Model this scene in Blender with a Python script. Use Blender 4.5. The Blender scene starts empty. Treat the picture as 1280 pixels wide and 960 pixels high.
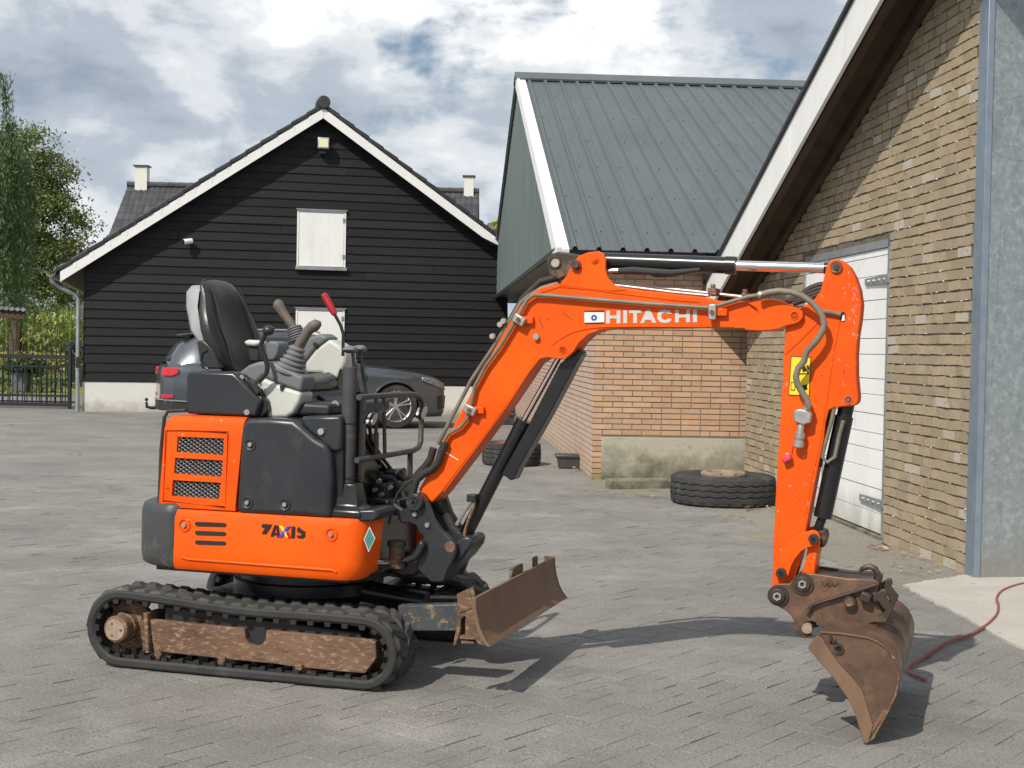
import bpy, bmesh, math, random
from mathutils import Vector, Matrix, Quaternion
import numpy as np
random.seed(7); rng = np.random.default_rng(11)
S = bpy.context.scene
COL = S.collection
R = math.radians
# ------------------------------------------------------------------ camera
F, CH, PIT, ROLL = 1776.0, 1.42, math.atan(46/1776.0), 0.019
fw = Vector((0, math.cos(PIT), -math.sin(PIT))); rt0 = Vector((1, 0, 0)); up0 = rt0.cross(fw)
rt = rt0*math.cos(ROLL)+up0*math.sin(ROLL); up = up0*math.cos(ROLL)-rt0*math.sin(ROLL)
EYE = Vector((0, 0, CH))
cd = bpy.data.cameras.new('camera'); cam = bpy.data.objects.new('camera', cd); COL.objects.link(cam)
cam.matrix_world = Matrix(((rt.x, up.x, -fw.x, 0), (rt.y, up.y, -fw.y, 0), (rt.z, up.z, -fw.z, CH), (0, 0, 0, 1)))
cd.sensor_width = 36; cd.lens = 36*F/1280; cd.clip_end = 5000; cd.clip_start = .05
S.camera = cam
# ------------------------------------------------------------------ light
SUN_L = Vector((0.40, 0.61, -0.685)).normalized()          # the way the light travels
el = math.asin(-SUN_L.z); rot = math.atan2(-SUN_L.x, -SUN_L.y)
sd = bpy.data.lights.new('sun', 'SUN'); sd.energy = 4.3; sd.angle = R(.53); sd.color = (1, .93, .82)
so = bpy.data.objects.new('sun', sd); COL.objects.link(so)
so.rotation_euler = SUN_L.to_track_quat('-Z', 'Y').to_euler(); so.location = (-8, -12, 20)
W = bpy.data.worlds.new('World'); S.world = W; W.use_nodes = True
S.view_settings.view_transform = 'Standard'; S.view_settings.look = 'None'
S.view_settings.exposure = 0.0; S.view_settings.gamma = 1
def world():
    nt = W.node_tree; N = nt.nodes; L = nt.links; N.clear()
    out = N.new('ShaderNodeOutputWorld'); bg = N.new('ShaderNodeBackground'); bg.inputs[1].default_value = .082
    sky = N.new('ShaderNodeTexSky'); sky.sky_type = 'NISHITA'; sky.sun_disc = False
    sky.sun_elevation = el; sky.sun_rotation = rot
    tc = N.new('ShaderNodeTexCoord'); mp = N.new('ShaderNodeMapping'); mp.inputs['Scale'].default_value = (1, 1, 1.75)
    L.new(tc.outputs['Generated'], mp.inputs[0])
    def noise(scale, det, rough, off, dist=0):
        m = N.new('ShaderNodeMapping'); m.inputs['Location'].default_value = off; L.new(mp.outputs[0], m.inputs[0])
        n = N.new('ShaderNodeTexNoise'); n.inputs['Scale'].default_value = scale; n.inputs['Detail'].default_value = det
        n.inputs['Roughness'].default_value = rough; n.inputs['Distortion'].default_value = dist
        L.new(m.outputs[0], n.inputs['Vector']); return n.outputs['Fac']
    def ramp(v, pts):
        r = N.new('ShaderNodeValToRGB'); r.color_ramp.interpolation = 'EASE'
        e = r.color_ramp.elements
        while len(e) < len(pts): e.new(.5)
        for i, (p, c) in enumerate(pts): e[i].position = p; e[i].color = (*c, 1) if len(c) == 3 else c
        L.new(v, r.inputs[0]); return r.outputs[0]
    def mix(f, a, b, mode='MIX'):
        m = N.new('ShaderNodeMix'); m.data_type = 'RGBA'; m.blend_type = mode
        if isinstance(f, float): m.inputs[0].default_value = f
        else: L.new(f, m.inputs[0])
        for k, v in ((6, a), (7, b)):
            if isinstance(v, tuple): m.inputs[k].default_value = (*v, 1)
            else: L.new(v, m.inputs[k])
        return m.outputs[2]
    cover = ramp(noise(5.2, 9, .56, (.37, .2, .1), .1), [(.335, (0, 0, 0)), (.42, (1, 1, 1))])
    shade = ramp(noise(7.5, 11, .56, (3.1, 1.7, .6), .15), [(.30, (4.0, 4.8, 5.9)), (.44, (5.9, 6.7, 7.7)), (.54, (9.2, 9.7, 10.2)), (.66, (13.5, 13.6, 13.6))])
    c = mix(cover, sky.outputs[0], shade)
    L.new(c, bg.inputs[0]); L.new(bg.outputs[0], out.inputs[0])
world()
# ------------------------------------------------------------------ survey: picture points -> places
def ray(px, py): return (fw*F+rt*(px-640)+up*(480-py))
def on_plane(px, py, p0, n):
    d = ray(px, py); return EYE+d*((Vector(p0)-EYE).dot(n)/d.dot(n))
def ground(px, py, h=0):
    d = ray(px, py); return EYE+d*((h-CH)/d.z)
def at_depth(px, py, Y):
    d = ray(px, py); return EYE+d*(Y/d.y)
def ZP(ox, oy, s, pts): return [(ox+x/s, oy+y/s) for x, y in pts]
# ------------------------------------------------------------------ mesh builder
class MB:
    def __init__(self, fr=None): self.v = []; self.f = []; self.fr = fr
    def add(self, vs, fs):
        o = len(self.v)
        self.v += [tuple(self.fr(*p)) for p in vs] if self.fr else [tuple(p) for p in vs]
        self.f += [tuple(i+o for i in f) for f in fs]; return self
    def box(self, c, s, M=None, taper=1):
        x, y, z = s[0]/2, s[1]/2, s[2]/2; t = taper
        vs = [(-x, -y, -z), (x, -y, -z), (x, y, -z), (-x, y, -z), (-x*t, -y*t, z), (x*t, -y*t, z), (x*t, y*t, z), (-x*t, y*t, z)]
        c = Vector(c)
        vs = [(M @ Vector(p) if M else Vector(p))+c for p in vs]
        return self.add(vs, [(0, 3, 2, 1), (4, 5, 6, 7), (0, 1, 5, 4), (1, 2, 6, 5), (2, 3, 7, 6), (3, 0, 4, 7)])
    def hexa(self, vs): return self.add(vs, [(0, 3, 2, 1), (4, 5, 6, 7), (0, 1, 5, 4), (1, 2, 6, 5), (2, 3, 7, 6), (3, 0, 4, 7)])
    def prism(self, poly, y0, y1, ax=None):
        n = len(poly)
        ax = ax or (lambda a, b, t: (a, t, b))
        vs = [ax(a, b, y0) for a, b in poly]+[ax(a, b, y1) for a, b in poly]
        fs = [tuple(range(n)), tuple(range(2*n-1, n-1, -1))]+[(i, i+n, (i+1) % n+n, (i+1) % n) for i in range(n)]
        return self.add(vs, fs)
    def loft(self, rings, closed=False, caps=True, loop=True):
        n = len(rings[0]); vs = [p for r in rings for p in r]; fs = []
        m = len(rings)
        for i in range(m if closed else m-1):
            a, b = i*n, ((i+1) % m)*n
            for j in range(n if loop else n-1):
                k = (j+1) % n; fs.append((a+j, a+k, b+k, b+j))
        if caps and not closed and loop: fs += [tuple(range(n-1, -1, -1)), tuple(range((m-1)*n, m*n))]
        return self.add(vs, fs)
    def tube(self, pts, r, n=8, closed=False):
        P = [Vector(p) for p in pts]; rs = r if isinstance(r, (list, tuple)) else [r]*len(P)
        m = len(P); T = []
        for i in range(m):
            a = P[(i-1) % m] if closed or i > 0 else P[i]; b = P[(i+1) % m] if closed or i < m-1 else P[i]
            T.append((b-a).normalized())
        ref = Vector((0, 0, 1)) if abs(T[0].z) < .9 else Vector((1, 0, 0))
        nrm = (ref-T[0]*ref.dot(T[0])).normalized(); rings = []
        for i in range(m):
            nrm = (nrm-T[i]*nrm.dot(T[i])).normalized(); bi = T[i].cross(nrm)
            rings.append([P[i]+(nrm*math.cos(2*math.pi*k/n)+bi*math.sin(2*math.pi*k/n))*rs[i] for k in range(n)])
        return self.loft(rings, closed)
    def lathe(self, prof, o, axis, n=24):
        o = Vector(o); a = Vector(axis).normalized(); ref = Vector((0, 0, 1)) if abs(a.z) < .9 else Vector((1, 0, 0))
        u = (ref-a*ref.dot(a)).normalized(); w = a.cross(u)
        rings = [[o+a*h+(u*math.cos(2*math.pi*k/n)+w*math.sin(2*math.pi*k/n))*max(r, 1e-4) for k in range(n)] for r, h in prof]
        return self.loft(rings)
    def cyl(self, p0, p1, r, n=20, r1=None): 
        p0 = Vector(p0); p1 = Vector(p1); return self.lathe([(r, 0), (r if r1 is None else r1, (p1-p0).length)], p0, p1-p0, n)
    def ball(self, c, r, n=12, sq=(1, 1, 1)):
        c = Vector(c); rings = []
        for i in range(1, n):
            t = math.pi*i/n
            rings.append([c+Vector((math.sin(t)*math.cos(2*math.pi*k/n)*r*sq[0], math.sin(t)*math.sin(2*math.pi*k/n)*r*sq[1], -math.cos(t)*r*sq[2])) for k in range(n)])
        return self.loft(rings)
    def mesh(self, name, smooth=30):
        me = bpy.data.meshes.new(name); me.from_pydata(self.v, [], self.f)
        bm = bmesh.new(); bm.from_mesh(me); bmesh.ops.recalc_face_normals(bm, faces=bm.faces); bm.to_mesh(me); bm.free()
        if smooth:
            me.polygons.foreach_set('use_smooth', [True]*len(me.polygons)); me.set_sharp_from_angle(angle=R(smooth))
        return me
    def build(self, name, m, parent=None, bevel=0, smooth=30, seg=2, sub=0):
        o = bpy.data.objects.new(name, self.mesh(name, smooth)); COL.objects.link(o)
        if m: o.data.materials.append(m)
        if parent: o.parent = parent
        if bevel:
            b = o.modifiers.new('bevel', 'BEVEL'); b.width = bevel; b.segments = seg; b.limit_method = 'ANGLE'; b.angle_limit = R(35)
        if sub:
            b = o.modifiers.new('sub', 'SUBSURF'); b.levels = sub; b.render_levels = sub
        return o
def tag(o, label=None, cat=None, group=None, kind=None):
    if label: o['label'] = label
    if cat: o['category'] = cat
    if group: o['group'] = group
    if kind: o['kind'] = kind
    return o
def empty(name, loc=(0, 0, 0), rz=0):
    o = bpy.data.objects.new(name, None); COL.objects.link(o); o.location = loc; o.rotation_euler = (0, 0, rz); o.empty_display_size = .1
    return o
def inst(name, me, parent=None, loc=(0, 0, 0), M=None, scale=None):
    o = bpy.data.objects.new(name, me); COL.objects.link(o)
    if parent: o.parent = parent
    if M is not None: o.matrix_local = M
    else:
        o.location = loc
        if scale: o.scale = scale
    return o
# ------------------------------------------------------------------ materials
def mat(name, c1, c2=None, scale=6., rough=.6, metal=0, bump=0., bscale=40., isl=0., hue=0., spots=None, sp_rng=(.55, .65), sp_scale=8., sp2=None, sp2_rng=(.6, .7), sp2_scale=20., stretch=(1, 1, 1), rvar=0., coat=0., spec=.5, rot=0., objspace=False, top=None, zdirt=None, sp3=None, sp3_rng=(.6, .68), sp3_scale=60):
    m = bpy.data.materials.new(name); m.use_nodes = True
    nt = m.node_tree; N = nt.nodes; L = nt.links; b = N['Principled BSDF']
    b.inputs['Roughness'].default_value = rough; b.inputs['Metallic'].default_value = metal
    b.inputs['Coat Weight'].default_value = coat; b.inputs['Coat Roughness'].default_value = .08; b.inputs['Specular IOR Level'].default_value = spec
    g = N.new('ShaderNodeNewGeometry'); src = g.outputs['Position']
    if objspace: src = N.new('ShaderNodeTexCoord').outputs['Object']
    mp = N.new('ShaderNodeMapping'); mp.inputs['Scale'].default_value = stretch; mp.inputs['Rotation'].default_value = (0, 0, rot); L.new(src, mp.inputs[0]); P = mp.outputs[0]
    def noise(s, d=8, r=.6, src=P):
        n = N.new('ShaderNodeTexNoise'); n.inputs['Scale'].default_value = s; n.inputs['Detail'].default_value = d; n.inputs['Roughness'].default_value = r
        L.new(src, n.inputs['Vector']); return n.outputs['Fac']
    def mrange(v, a, c, lo=0., hi=1.):
        n = N.new('ShaderNodeMapRange'); n.inputs[1].default_value = a; n.inputs[2].default_value = c; n.inputs[3].default_value = lo; n.inputs[4].default_value = hi
        L.new(v, n.inputs[0]); return n.outputs[0]
    def mix(f, a, c, mode='MIX'):
        n = N.new('ShaderNodeMix'); n.data_type = 'RGBA'; n.blend_type = mode
        if isinstance(f, (int, float)): n.inputs[0].default_value = f
        else: L.new(f, n.inputs[0])
        for k, v in ((6, a), (7, c)):
            if isinstance(v, tuple): n.inputs[k].default_value = (*v, 1)
            else: L.new(v, n.inputs[k])
        return n.outputs[2]
    n0 = noise(scale)
    col = mix(mrange(n0, .3, .7), c1, c2 or c1)
    if isl or hue:
        oi = N.new('ShaderNodeObjectInfo'); ad = N.new('ShaderNodeMath'); ad.operation = 'ADD'
        L.new(g.outputs['Random Per Island'], ad.inputs[0]); L.new(oi.outputs['Random'], ad.inputs[1])
        fr = N.new('ShaderNodeMath'); fr.operation = 'FRACT'; L.new(ad.outputs[0], fr.inputs[0])
        wn = N.new('ShaderNodeTexWhiteNoise'); wn.noise_dimensions = '1D'; L.new(fr.outputs[0], wn.inputs['W'])
        sx = N.new('ShaderNodeSeparateColor'); L.new(wn.outputs['Color'], sx.inputs[0])
        hs = N.new('ShaderNodeHueSaturation'); L.new(col, hs.inputs['Color'])
        L.new(mrange(sx.outputs[0], 0, 1, 1-isl, 1+isl), hs.inputs['Value'])
        L.new(mrange(sx.outputs[1], 0, 1, .5-hue, .5+hue), hs.inputs['Hue'])
        L.new(mrange(sx.outputs[2], 0, 1, 1-isl*.8, 1+isl*.5), hs.inputs['Saturation'])
        col = hs.outputs[0]
        if top: col = mix(mrange(sx.outputs[2], top[1], top[1]+.02), col, top[0])
    rr = None
    if spots:
        k = mrange(noise(sp_scale, 10, .65), *sp_rng); col = mix(k, col, spots); rr = k
    if sp2: col = mix(mrange(noise(sp2_scale, 10, .7), *sp2_rng), col, sp2)
    if sp3: col = mix(mrange(noise(sp3_scale, 6, .7), *sp3_rng), col, sp3)
    if zdirt:
        sz = N.new('ShaderNodeSeparateXYZ'); L.new(g.outputs['Position'], sz.inputs[0])
        ad2 = N.new('ShaderNodeMath'); ad2.operation = 'MULTIPLY_ADD'; ad2.inputs[1].default_value = zdirt[3]; L.new(noise(zdirt[4], 9, .7), ad2.inputs[0]); L.new(sz.outputs[2], ad2.inputs[2])
        col = mix(mrange(ad2.outputs[0], zdirt[1], zdirt[2], 1, 0), col, zdirt[0])
    L.new(col, b.inputs['Base Color'])
    if rvar: L.new(mrange(noise(scale*2.3), .3, .7, max(rough-rvar, .03), min(rough+rvar, 1)), b.inputs['Roughness'])
    if bump:
        bn = N.new('ShaderNodeBump'); bn.inputs['Strength'].default_value = 1; bn.inputs['Distance'].default_value = bump
        L.new(noise(bscale, 8, .65), bn.inputs['Height']); L.new(bn.outputs[0], b.inputs['Normal'])
    return m
M = {}
M['paver'] = mat('paver', (.165, .159, .149), (.272, .263, .247), .9, .92, bump=.003, bscale=120, isl=.06, hue=.004, spots=(.36, .352, .335), sp_rng=(.53, .82), sp_scale=1.3, sp2=(.08, .077, .072), sp2_rng=(.50, .64), sp2_scale=95, sp3=(.50, .485, .46), sp3_rng=(.59, .68), sp3_scale=110)
M['ground'] = mat('ground', (.165, .159, .149), (.272, .263, .247), .9, .92, bump=.003, bscale=120, spots=(.36, .352, .335), sp_rng=(.53, .82), sp_scale=1.3, sp2=(.08, .077, .072), sp2_rng=(.50, .64), sp2_scale=95, sp3=(.50, .485, .46), sp3_rng=(.59, .68), sp3_scale=110)
M['joint'] = mat('joint', (.17, .16, .14), (.44, .42, .38), 2.2, .95)
M['moss'] = mat('moss', (.21, .20, .17), (.28, .265, .23), 3, .95, bump=.004, bscale=60, spots=(.14, .14, .085), sp_rng=(.52, .7), sp_scale=3, sp2=(.10, .095, .08), sp2_rng=(.52, .64), sp2_scale=55)
M['concrete'] = mat('concrete', (.40, .38, .34), (.50, .475, .43), 3, .9, bump=.003, bscale=70, sp2=(.28, .27, .24), sp2_rng=(.58, .7), sp2_scale=12)
M['board'] = mat('board', (.0055, .006, .007), (.014, .0145, .0165), 5, .6, bump=.004, bscale=30, stretch=(1, 1, 7), isl=.3, rvar=.12, spots=(.026, .027, .031), sp_rng=(.60, .80), sp_scale=7, spec=.32)
M['whitewash'] = mat('whitewash', (.62, .61, .58), (.68, .67, .64), 2, .85, bump=.002, bscale=40, spots=(.50, .49, .46), sp_rng=(.60, .8), sp_scale=2, zdirt=((.33, .31, .27), .25, .60, .7, 4.0))
M['white'] = mat('white', (.74, .74, .73), (.80, .80, .79), 3, .45, spots=(.6, .59, .56), sp_rng=(.62, .85), sp_scale=3)
M['white_wood'] = mat('white_wood', (.74, .745, .745), (.82, .825, .825), 3, .6, bump=.0015, bscale=25, spots=(.60, .59, .57), sp_rng=(.56, .8), sp_scale=6, sp2=(.22, .2, .18), sp2_rng=(.70, .74), sp2_scale=34, stretch=(1, 1, .35), zdirt=((.36, .34, .29), .28, .75, .8, 5.0))
M['tile'] = mat('tile', (.022, .023, .026), (.04, .041, .045), 8, .45, isl=.2, bump=.002, bscale=60)
M['old_tile'] = mat('old_tile', (.035, .036, .042), (.065, .066, .072), 2, .5, isl=.2)
M['zinc'] = mat('zinc', (.30, .32, .33), (.40, .42, .43), 6, .45, metal=.6, rvar=.1)
M['galv'] = mat('galv', (.25, .29, .305), (.34, .38, .395), 20, .42, metal=.55, rvar=.12, spots=(.45, .49, .50), sp_rng=(.50, .70), sp_scale=30, sp2=(.17, .20, .21), sp2_rng=(.56, .74), sp2_scale=3.2, stretch=(1, 1, .8), zdirt=((.30, .29, .26), .3, .7, .7, 4))
M['galv_edge'] = mat('galv_edge', (.20, .26, .33), (.28, .33, .39), 9, .4, metal=.5, rvar=.1)
M['brick_o'] = mat('brick_o', (.43, .265, .165), (.50, .325, .21), 9, .85, bump=.002, bscale=90, isl=.11, hue=.006, spots=(.37, .31, .24), sp_rng=(.6, .8), sp_scale=4, zdirt=((.16, .15, .075), .22, .75, .9, 3.0))
M['brick_s'] = mat('brick_s', (.48, .345, .27), (.54, .40, .32), 3, .85, bump=.002, bscale=90, isl=.06, hue=.004, zdirt=((.28, .22, .14), -.05, .5, .5, 3.0))
M['mortar'] = mat('mortar', (.16, .145, .12), (.24, .22, .18), 8, .95, bump=.002, bscale=80)
M['brick_t'] = mat('brick_t', (.315, .25, .16), (.39, .315, .215), 7, .88, bump=.006, bscale=55, isl=.14, hue=.008, top=((.46, .415, .35), .945), sp2=(.21, .165, .11), sp2_rng=(.54, .74), sp2_scale=26, sp3=(.46, .41, .33), sp3_rng=(.62, .70), sp3_scale=45)
M['mortar_d'] = mat('mortar_d', (.09, .078, .06), (.19, .165, .125), 8, .95, bump=.004, bscale=60, sp2=(.5, .48, .42), sp2_rng=(.64, .68), sp2_scale=28)
M['plinth'] = mat('plinth', (.36, .345, .28), (.42, .40, .33), 2, .92, bump=.002, bscale=80, spots=(.24, .225, .15), sp_rng=(.5, .7), sp_scale=3.2, sp2=(.16, .15, .11), sp2_rng=(.55, .72), sp2_scale=11, zdirt=((.085, .08, .05), .36, .80, .85, 5.0))
M['roof'] = mat('roof', (.086, .102, .110), (.10, .118, .126), 2, .48, metal=.0, rvar=.06, spots=(.12, .138, .145), sp_rng=(.6, .9), sp_scale=3, stretch=(1, .3, .3), spec=.35)
M['clad'] = mat('clad', (.075, .10, .10), (.13, .165, .16), 5, .45, stretch=(1, 2.2, .12), spots=(.20, .17, .13), sp_rng=(.6, .85), sp_scale=4)
M['brownwood'] = mat('brownwood', (.035, .02, .012), (.085, .05, .03), 4, .8, bump=.003, bscale=30, stretch=(1, .5, 2))
M['black'] = mat('black', (.012, .012, .013), (.022, .022, .024), 8, .5)
M['gate'] = mat('gate', (.012, .014, .016), (.02, .022, .025), 8, .4)
M['grass'] = mat('grass', (.14, .20, .04), (.30, .33, .09), 3, .9, bump=.02, bscale=60)
M['soil'] = mat('soil', (.07, .06, .04), (.10, .09, .055), 3, .95)
def leafm(n, c1, c2, tr=.25):
    m = mat(n, c1, c2, .6, .6, isl=.38, hue=.03); b = m.node_tree.nodes['Principled BSDF']
    N = m.node_tree.nodes; L = m.node_tree.links; t = N.new('ShaderNodeBsdfTranslucent'); x = N.new('ShaderNodeMixShader'); x.inputs[0].default_value = tr
    L.new(b.inputs['Base Color'].links[0].from_socket, t.inputs[0]); o = [k for k in N if k.type == 'OUTPUT_MATERIAL'][0]
    L.new(b.outputs[0], x.inputs[1]); L.new(t.outputs[0], x.inputs[2]); L.new(x.outputs[0], o.inputs[0]); return m
M['leaf_dark'] = leafm('leaf_dark', (.06, .095, .025), (.11, .15, .04))
M['leaf_tree'] = leafm('leaf_tree', (.09, .13, .028), (.175, .215, .06))
M['leaf_willow'] = leafm('leaf_willow', (.07, .135, .05), (.14, .21, .075))
M['leaf_maize'] = leafm('leaf_maize', (.34, .42, .11), (.52, .58, .20), .4)
M['leaf_hedge'] = leafm('leaf_hedge', (.06, .10, .025), (.12, .16, .04))
M['leaf_yellow'] = leafm('leaf_yellow', (.26, .26, .05), (.42, .36, .08))
M['bark'] = mat('bark', (.05, .04, .03), (.10, .08, .06), 6, .9, bump=.02, bscale=20)
M['dead_leaf'] = mat('dead_leaf', (.32, .16, .07), (.48, .28, .14), 20, .8, isl=.3)
M['pot'] = mat('pot', (.10, .11, .13), (.14, .15, .17), 4, .6)
M['tyre'] = mat('tyre', (.022, .022, .023), (.045, .044, .043), 6, .85, bump=.002, bscale=60, spots=(.10, .095, .085), sp_rng=(.56, .8), sp_scale=5)
M['rust'] = mat('rust', (.085, .044, .029), (.19, .105, .064), 5, .85, bump=.003, bscale=60, spots=(.36, .28, .19), sp_rng=(.52, .72), sp_scale=60, sp2=(.05, .03, .023), sp2_rng=(.54, .74), sp2_scale=11, stretch=(.5, .5, 1.3))
M['rust_pale'] = mat('rust_pale', (.22, .15, .11), (.36, .27, .20), 9, .85, bump=.002, bscale=60, spots=(.44, .38, .32), sp_rng=(.54, .70), sp_scale=12, sp2=(.10, .05, .035), sp2_rng=(.58, .68), sp2_scale=16)
M['rust_red'] = mat('rust_red', (.32, .10, .05), (.40, .16, .08), 9, .85)
M['bucket'] = mat('bucket', (.085, .052, .038), (.16, .096, .065), 4, .45, metal=.3, bump=.0015, bscale=60, rvar=.14, spots=(.26, .145, .085), sp_rng=(.50, .72), sp_scale=6, sp2=(.035, .027, .025), sp2_rng=(.54, .72), sp2_scale=5)
M['bucket_dark'] = mat('bucket_dark', (.035, .028, .026), (.07, .05, .04), 7, .5, metal=.3, bump=.001, bscale=60, spots=(.19, .12, .07), sp_rng=(.52, .68), sp_scale=11)
M['blade'] = mat('blade', (.15, .09, .056), (.225, .14, .088), 5, .7, metal=.15, bump=.001, bscale=80, stretch=(1, 1, .4), spots=(.11, .06, .038), sp_rng=(.55, .75), sp_scale=5)
M['orange'] = mat('orange', (.72, .078, .0015), (.85, .116, .002), 2.6, .45, coat=.04, rvar=.12, spec=.22, spots=(.48, .10, .022), sp_rng=(.60, .82), sp_scale=6, sp2=(.33, .05, .012), sp2_rng=(.65, .70), sp2_scale=24)
M['orange_worn'] = mat('orange_worn', (.72, .075, .002), (.84, .108, .003), 3.2, .48, coat=.04, rvar=.1, spec=.22, spots=(.60, .27, .17), sp_rng=(.63, .655), sp_scale=30, sp2=(.16, .03, .012), sp2_rng=(.64, .69), sp2_scale=42)
M['char'] = mat('char', (.019, .022, .027), (.030, .034, .040), 4, .33, rvar=.1, spots=(.06, .06, .058), sp_rng=(.6, .85), sp_scale=5, sp2=(.085, .082, .075), sp2_rng=(.66, .74), sp2_scale=30)
M['char_worn'] = mat('char_worn', (.035, .038, .042), (.055, .058, .06), 6, .5, rvar=.1, spots=(.14, .12, .09), sp_rng=(.56, .72), sp_scale=9)
M['armblue'] = mat('armblue', (.035, .042, .05), (.06, .066, .07), 8, .5, spots=(.30, .20, .11), sp_rng=(.55, .68), sp_scale=34, sp2=(.35, .33, .29), sp2_rng=(.66, .70), sp2_scale=50)
M['blackgloss'] = mat('blackgloss', (.010, .011, .012), (.018, .019, .02), 6, .26, rvar=.06)
M['rubber'] = mat('rubber', (.017, .017, .0175), (.034, .034, .033), 7, .72, bump=.001, bscale=80, spots=(.10, .095, .088), sp_rng=(.58, .82), sp_scale=9)
M['rubber_lug'] = mat('rubber_lug', (.032, .032, .032), (.06, .059, .057), 9, .8, bump=.001, bscale=90, spots=(.15, .14, .125), sp_rng=(.54, .76), sp_scale=10)
M['chrome'] = mat('chrome', (.80, .74, .74), (.85, .82, .82), 3, .16, metal=1)
M['steel'] = mat('steel', (.42, .40, .37), (.55, .53, .50), 12, .4, metal=.75, rvar=.12)
M['hose'] = mat('hose', (.13, .115, .085), (.21, .185, .14), 14, .5, rvar=.1)
M['hoseblack'] = mat('hoseblack', (.018, .018, .018), (.03, .03, .03), 20, .6)
M['vinyl'] = mat('vinyl', (.016, .017, .019), (.026, .027, .03), 6, .36, rvar=.07, bump=.0006, bscale=140)
M['greyplas'] = mat('greyplas', (.115, .125, .135), (.15, .16, .17), 5, .55)
M['lightplas'] = mat('lightplas', (.46, .47, .44), (.53, .54, .51), 4, .5, spots=(.36, .36, .33), sp_rng=(.6, .85), sp_scale=8)
M['shellgrey'] = mat('shellgrey', (.25, .262, .275), (.31, .32, .33), 8, .6)
M['grip'] = mat('grip', (.105, .085, .07), (.14, .115, .095), 20, .6)
M['boot'] = mat('boot', (.14, .14, .145), (.18, .18, .185), 10, .6)
M['red'] = mat('red', (.36, .012, .02), (.42, .016, .026), 8, .4)
M['redcap'] = mat('redcap', (.62, .03, .08), (.66, .04, .10), 8, .5)
M['mesh'] = mat('mesh', (.085, .085, .088), (.14, .14, .143), 20, .4, metal=.4)
M['letter'] = mat('letter', (.50, .50, .50), (.56, .56, .56), 30, .5)
M['ink'] = mat('ink', (.012, .011, .010), (.02, .018, .016), 30, .45)
M['yellow'] = mat('yellow', (.85, .62, .02), (.88, .66, .03), 10, .5)
M['sticker'] = mat('sticker', (.74, .74, .74), (.80, .80, .80), 10, .4)
M['bluemark'] = mat('bluemark', (.02, .05, .22), (.02, .06, .26), 8, .5)
M['blue'] = mat('blue', (.06, .05, .55), (.07, .06, .6), 8, .5)
M['teal'] = mat('teal', (.06, .21, .19), (.10, .30, .27), 30, .5)
M['car'] = mat('car', (.10, .112, .13), (.11, .122, .14), 4, .28, metal=.6, coat=.7)
M['carglass'] = mat('carglass', (.012, .014, .018), (.018, .02, .025), 3, .05, spec=.8)
M['carplas'] = mat('carplas', (.016, .017, .018), (.025, .026, .027), 5, .5)
M['lampred'] = mat('lampred', (.45, .01, .02), (.55, .02, .03), 30, .15, coat=.5)
M['lampclear'] = mat('lampclear', (.10, .105, .11), (.40, .41, .42), 22, .12, metal=.4, coat=.6)
M['alloy'] = mat('alloy', (.45, .45, .46), (.55, .55, .56), 10, .3, metal=.8)
M['cable'] = mat('cable', (.25, .07, .06), (.33, .11, .10), 20, .65)
M['stain'] = mat('stain', (.19, .165, .13), (.27, .24, .20), 6, .95, bump=.006, bscale=60)
# =================================================================== GROUND
st = lambda o: tag(o, kind='structure')
X0, X1, Y0, Y1 = -6.5, 3.9, 3.4, 15.0
g = MB()
for (a, b, c, d) in ((-400, 400, Y1-.25, 1500), (-400, 400, -200, Y0+.25), (-400, X0+.25, Y0+.25, Y1-.25), (X1-.25, 400, Y0+.25, Y1-.25)):
    g.add([(a, c, -.0035), (b, c, -.0035), (b, d, -.0035), (a, d, -.0035)], [(0, 1, 2, 3)])
st(g.build('yard', M['ground'], smooth=0))
paving = st(MB().add([(X0, Y0, -.0055), (X1, Y0, -.0055), (X1, Y1, -.0055), (X0, Y1, -.0055)], [(0, 1, 2, 3)]).build('paving', M['joint'], smooth=0))
PW = .105; pa = R(51.0); ca, sa = math.cos(pa), math.sin(pa)
def grid(i, j): return (ca*i*PW-sa*j*PW-.9, sa*i*PW+ca*j*PW+3.0)
cells = []
for i in range(-160, 220):
    for j in range(-160, 160):
        d = (i-j) % 4
        if d not in (0, 3): continue
        c = grid(i+1, j+.5) if d == 0 else grid(i+.5, j+1)
        if X0+.1 < c[0] < X1-.1 and Y0+.1 < c[1] < Y1-.1: cells.append((c[0], c[1], d))
def in_view(x, y): return abs(x)/max(y, .1) < .365 and y > 4.45
near = sorted([c for c in cells if in_view(c[0], c[1])], key=lambda c: c[0]**2+c[1]**2)[:300]
nset = set(near)
def paver_mesh(l, w, mb=None, cx=0, cy=0, ang=0, z=0, tx=0, ty=0):
    mb = mb or MB(); h = .004; k = .0013
    co, si = math.cos(ang), math.sin(ang)
    def p(a, b, zz): return (cx+co*a-si*b, cy+si*a+co*b, zz+z+tx*a+ty*b)
    vs = []
    for (ll, ww, zz) in ((l, w, -.012), (l, w, -k), (l-.003, w-.003, 0)):
        vs += [p(-ll/2, -ww/2, zz), p(ll/2, -ww/2, zz), p(ll/2, ww/2, zz), p(-ll/2, ww/2, zz)]
    fs = [(8, 9, 10, 11)]
    for b in (0, 4):
        for q in range(4): fs.append((b+q, b+(q+1) % 4, b+4+(q+1) % 4, b+4+q))
    mb.add(vs, fs); return mb
pm = [paver_mesh(.2080-.0008*k, .1030-.0006*k).mesh('paver', 0) for k in range(4)]
for q in pm: q.materials.append(M['paver'])
stf = MB()
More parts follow.
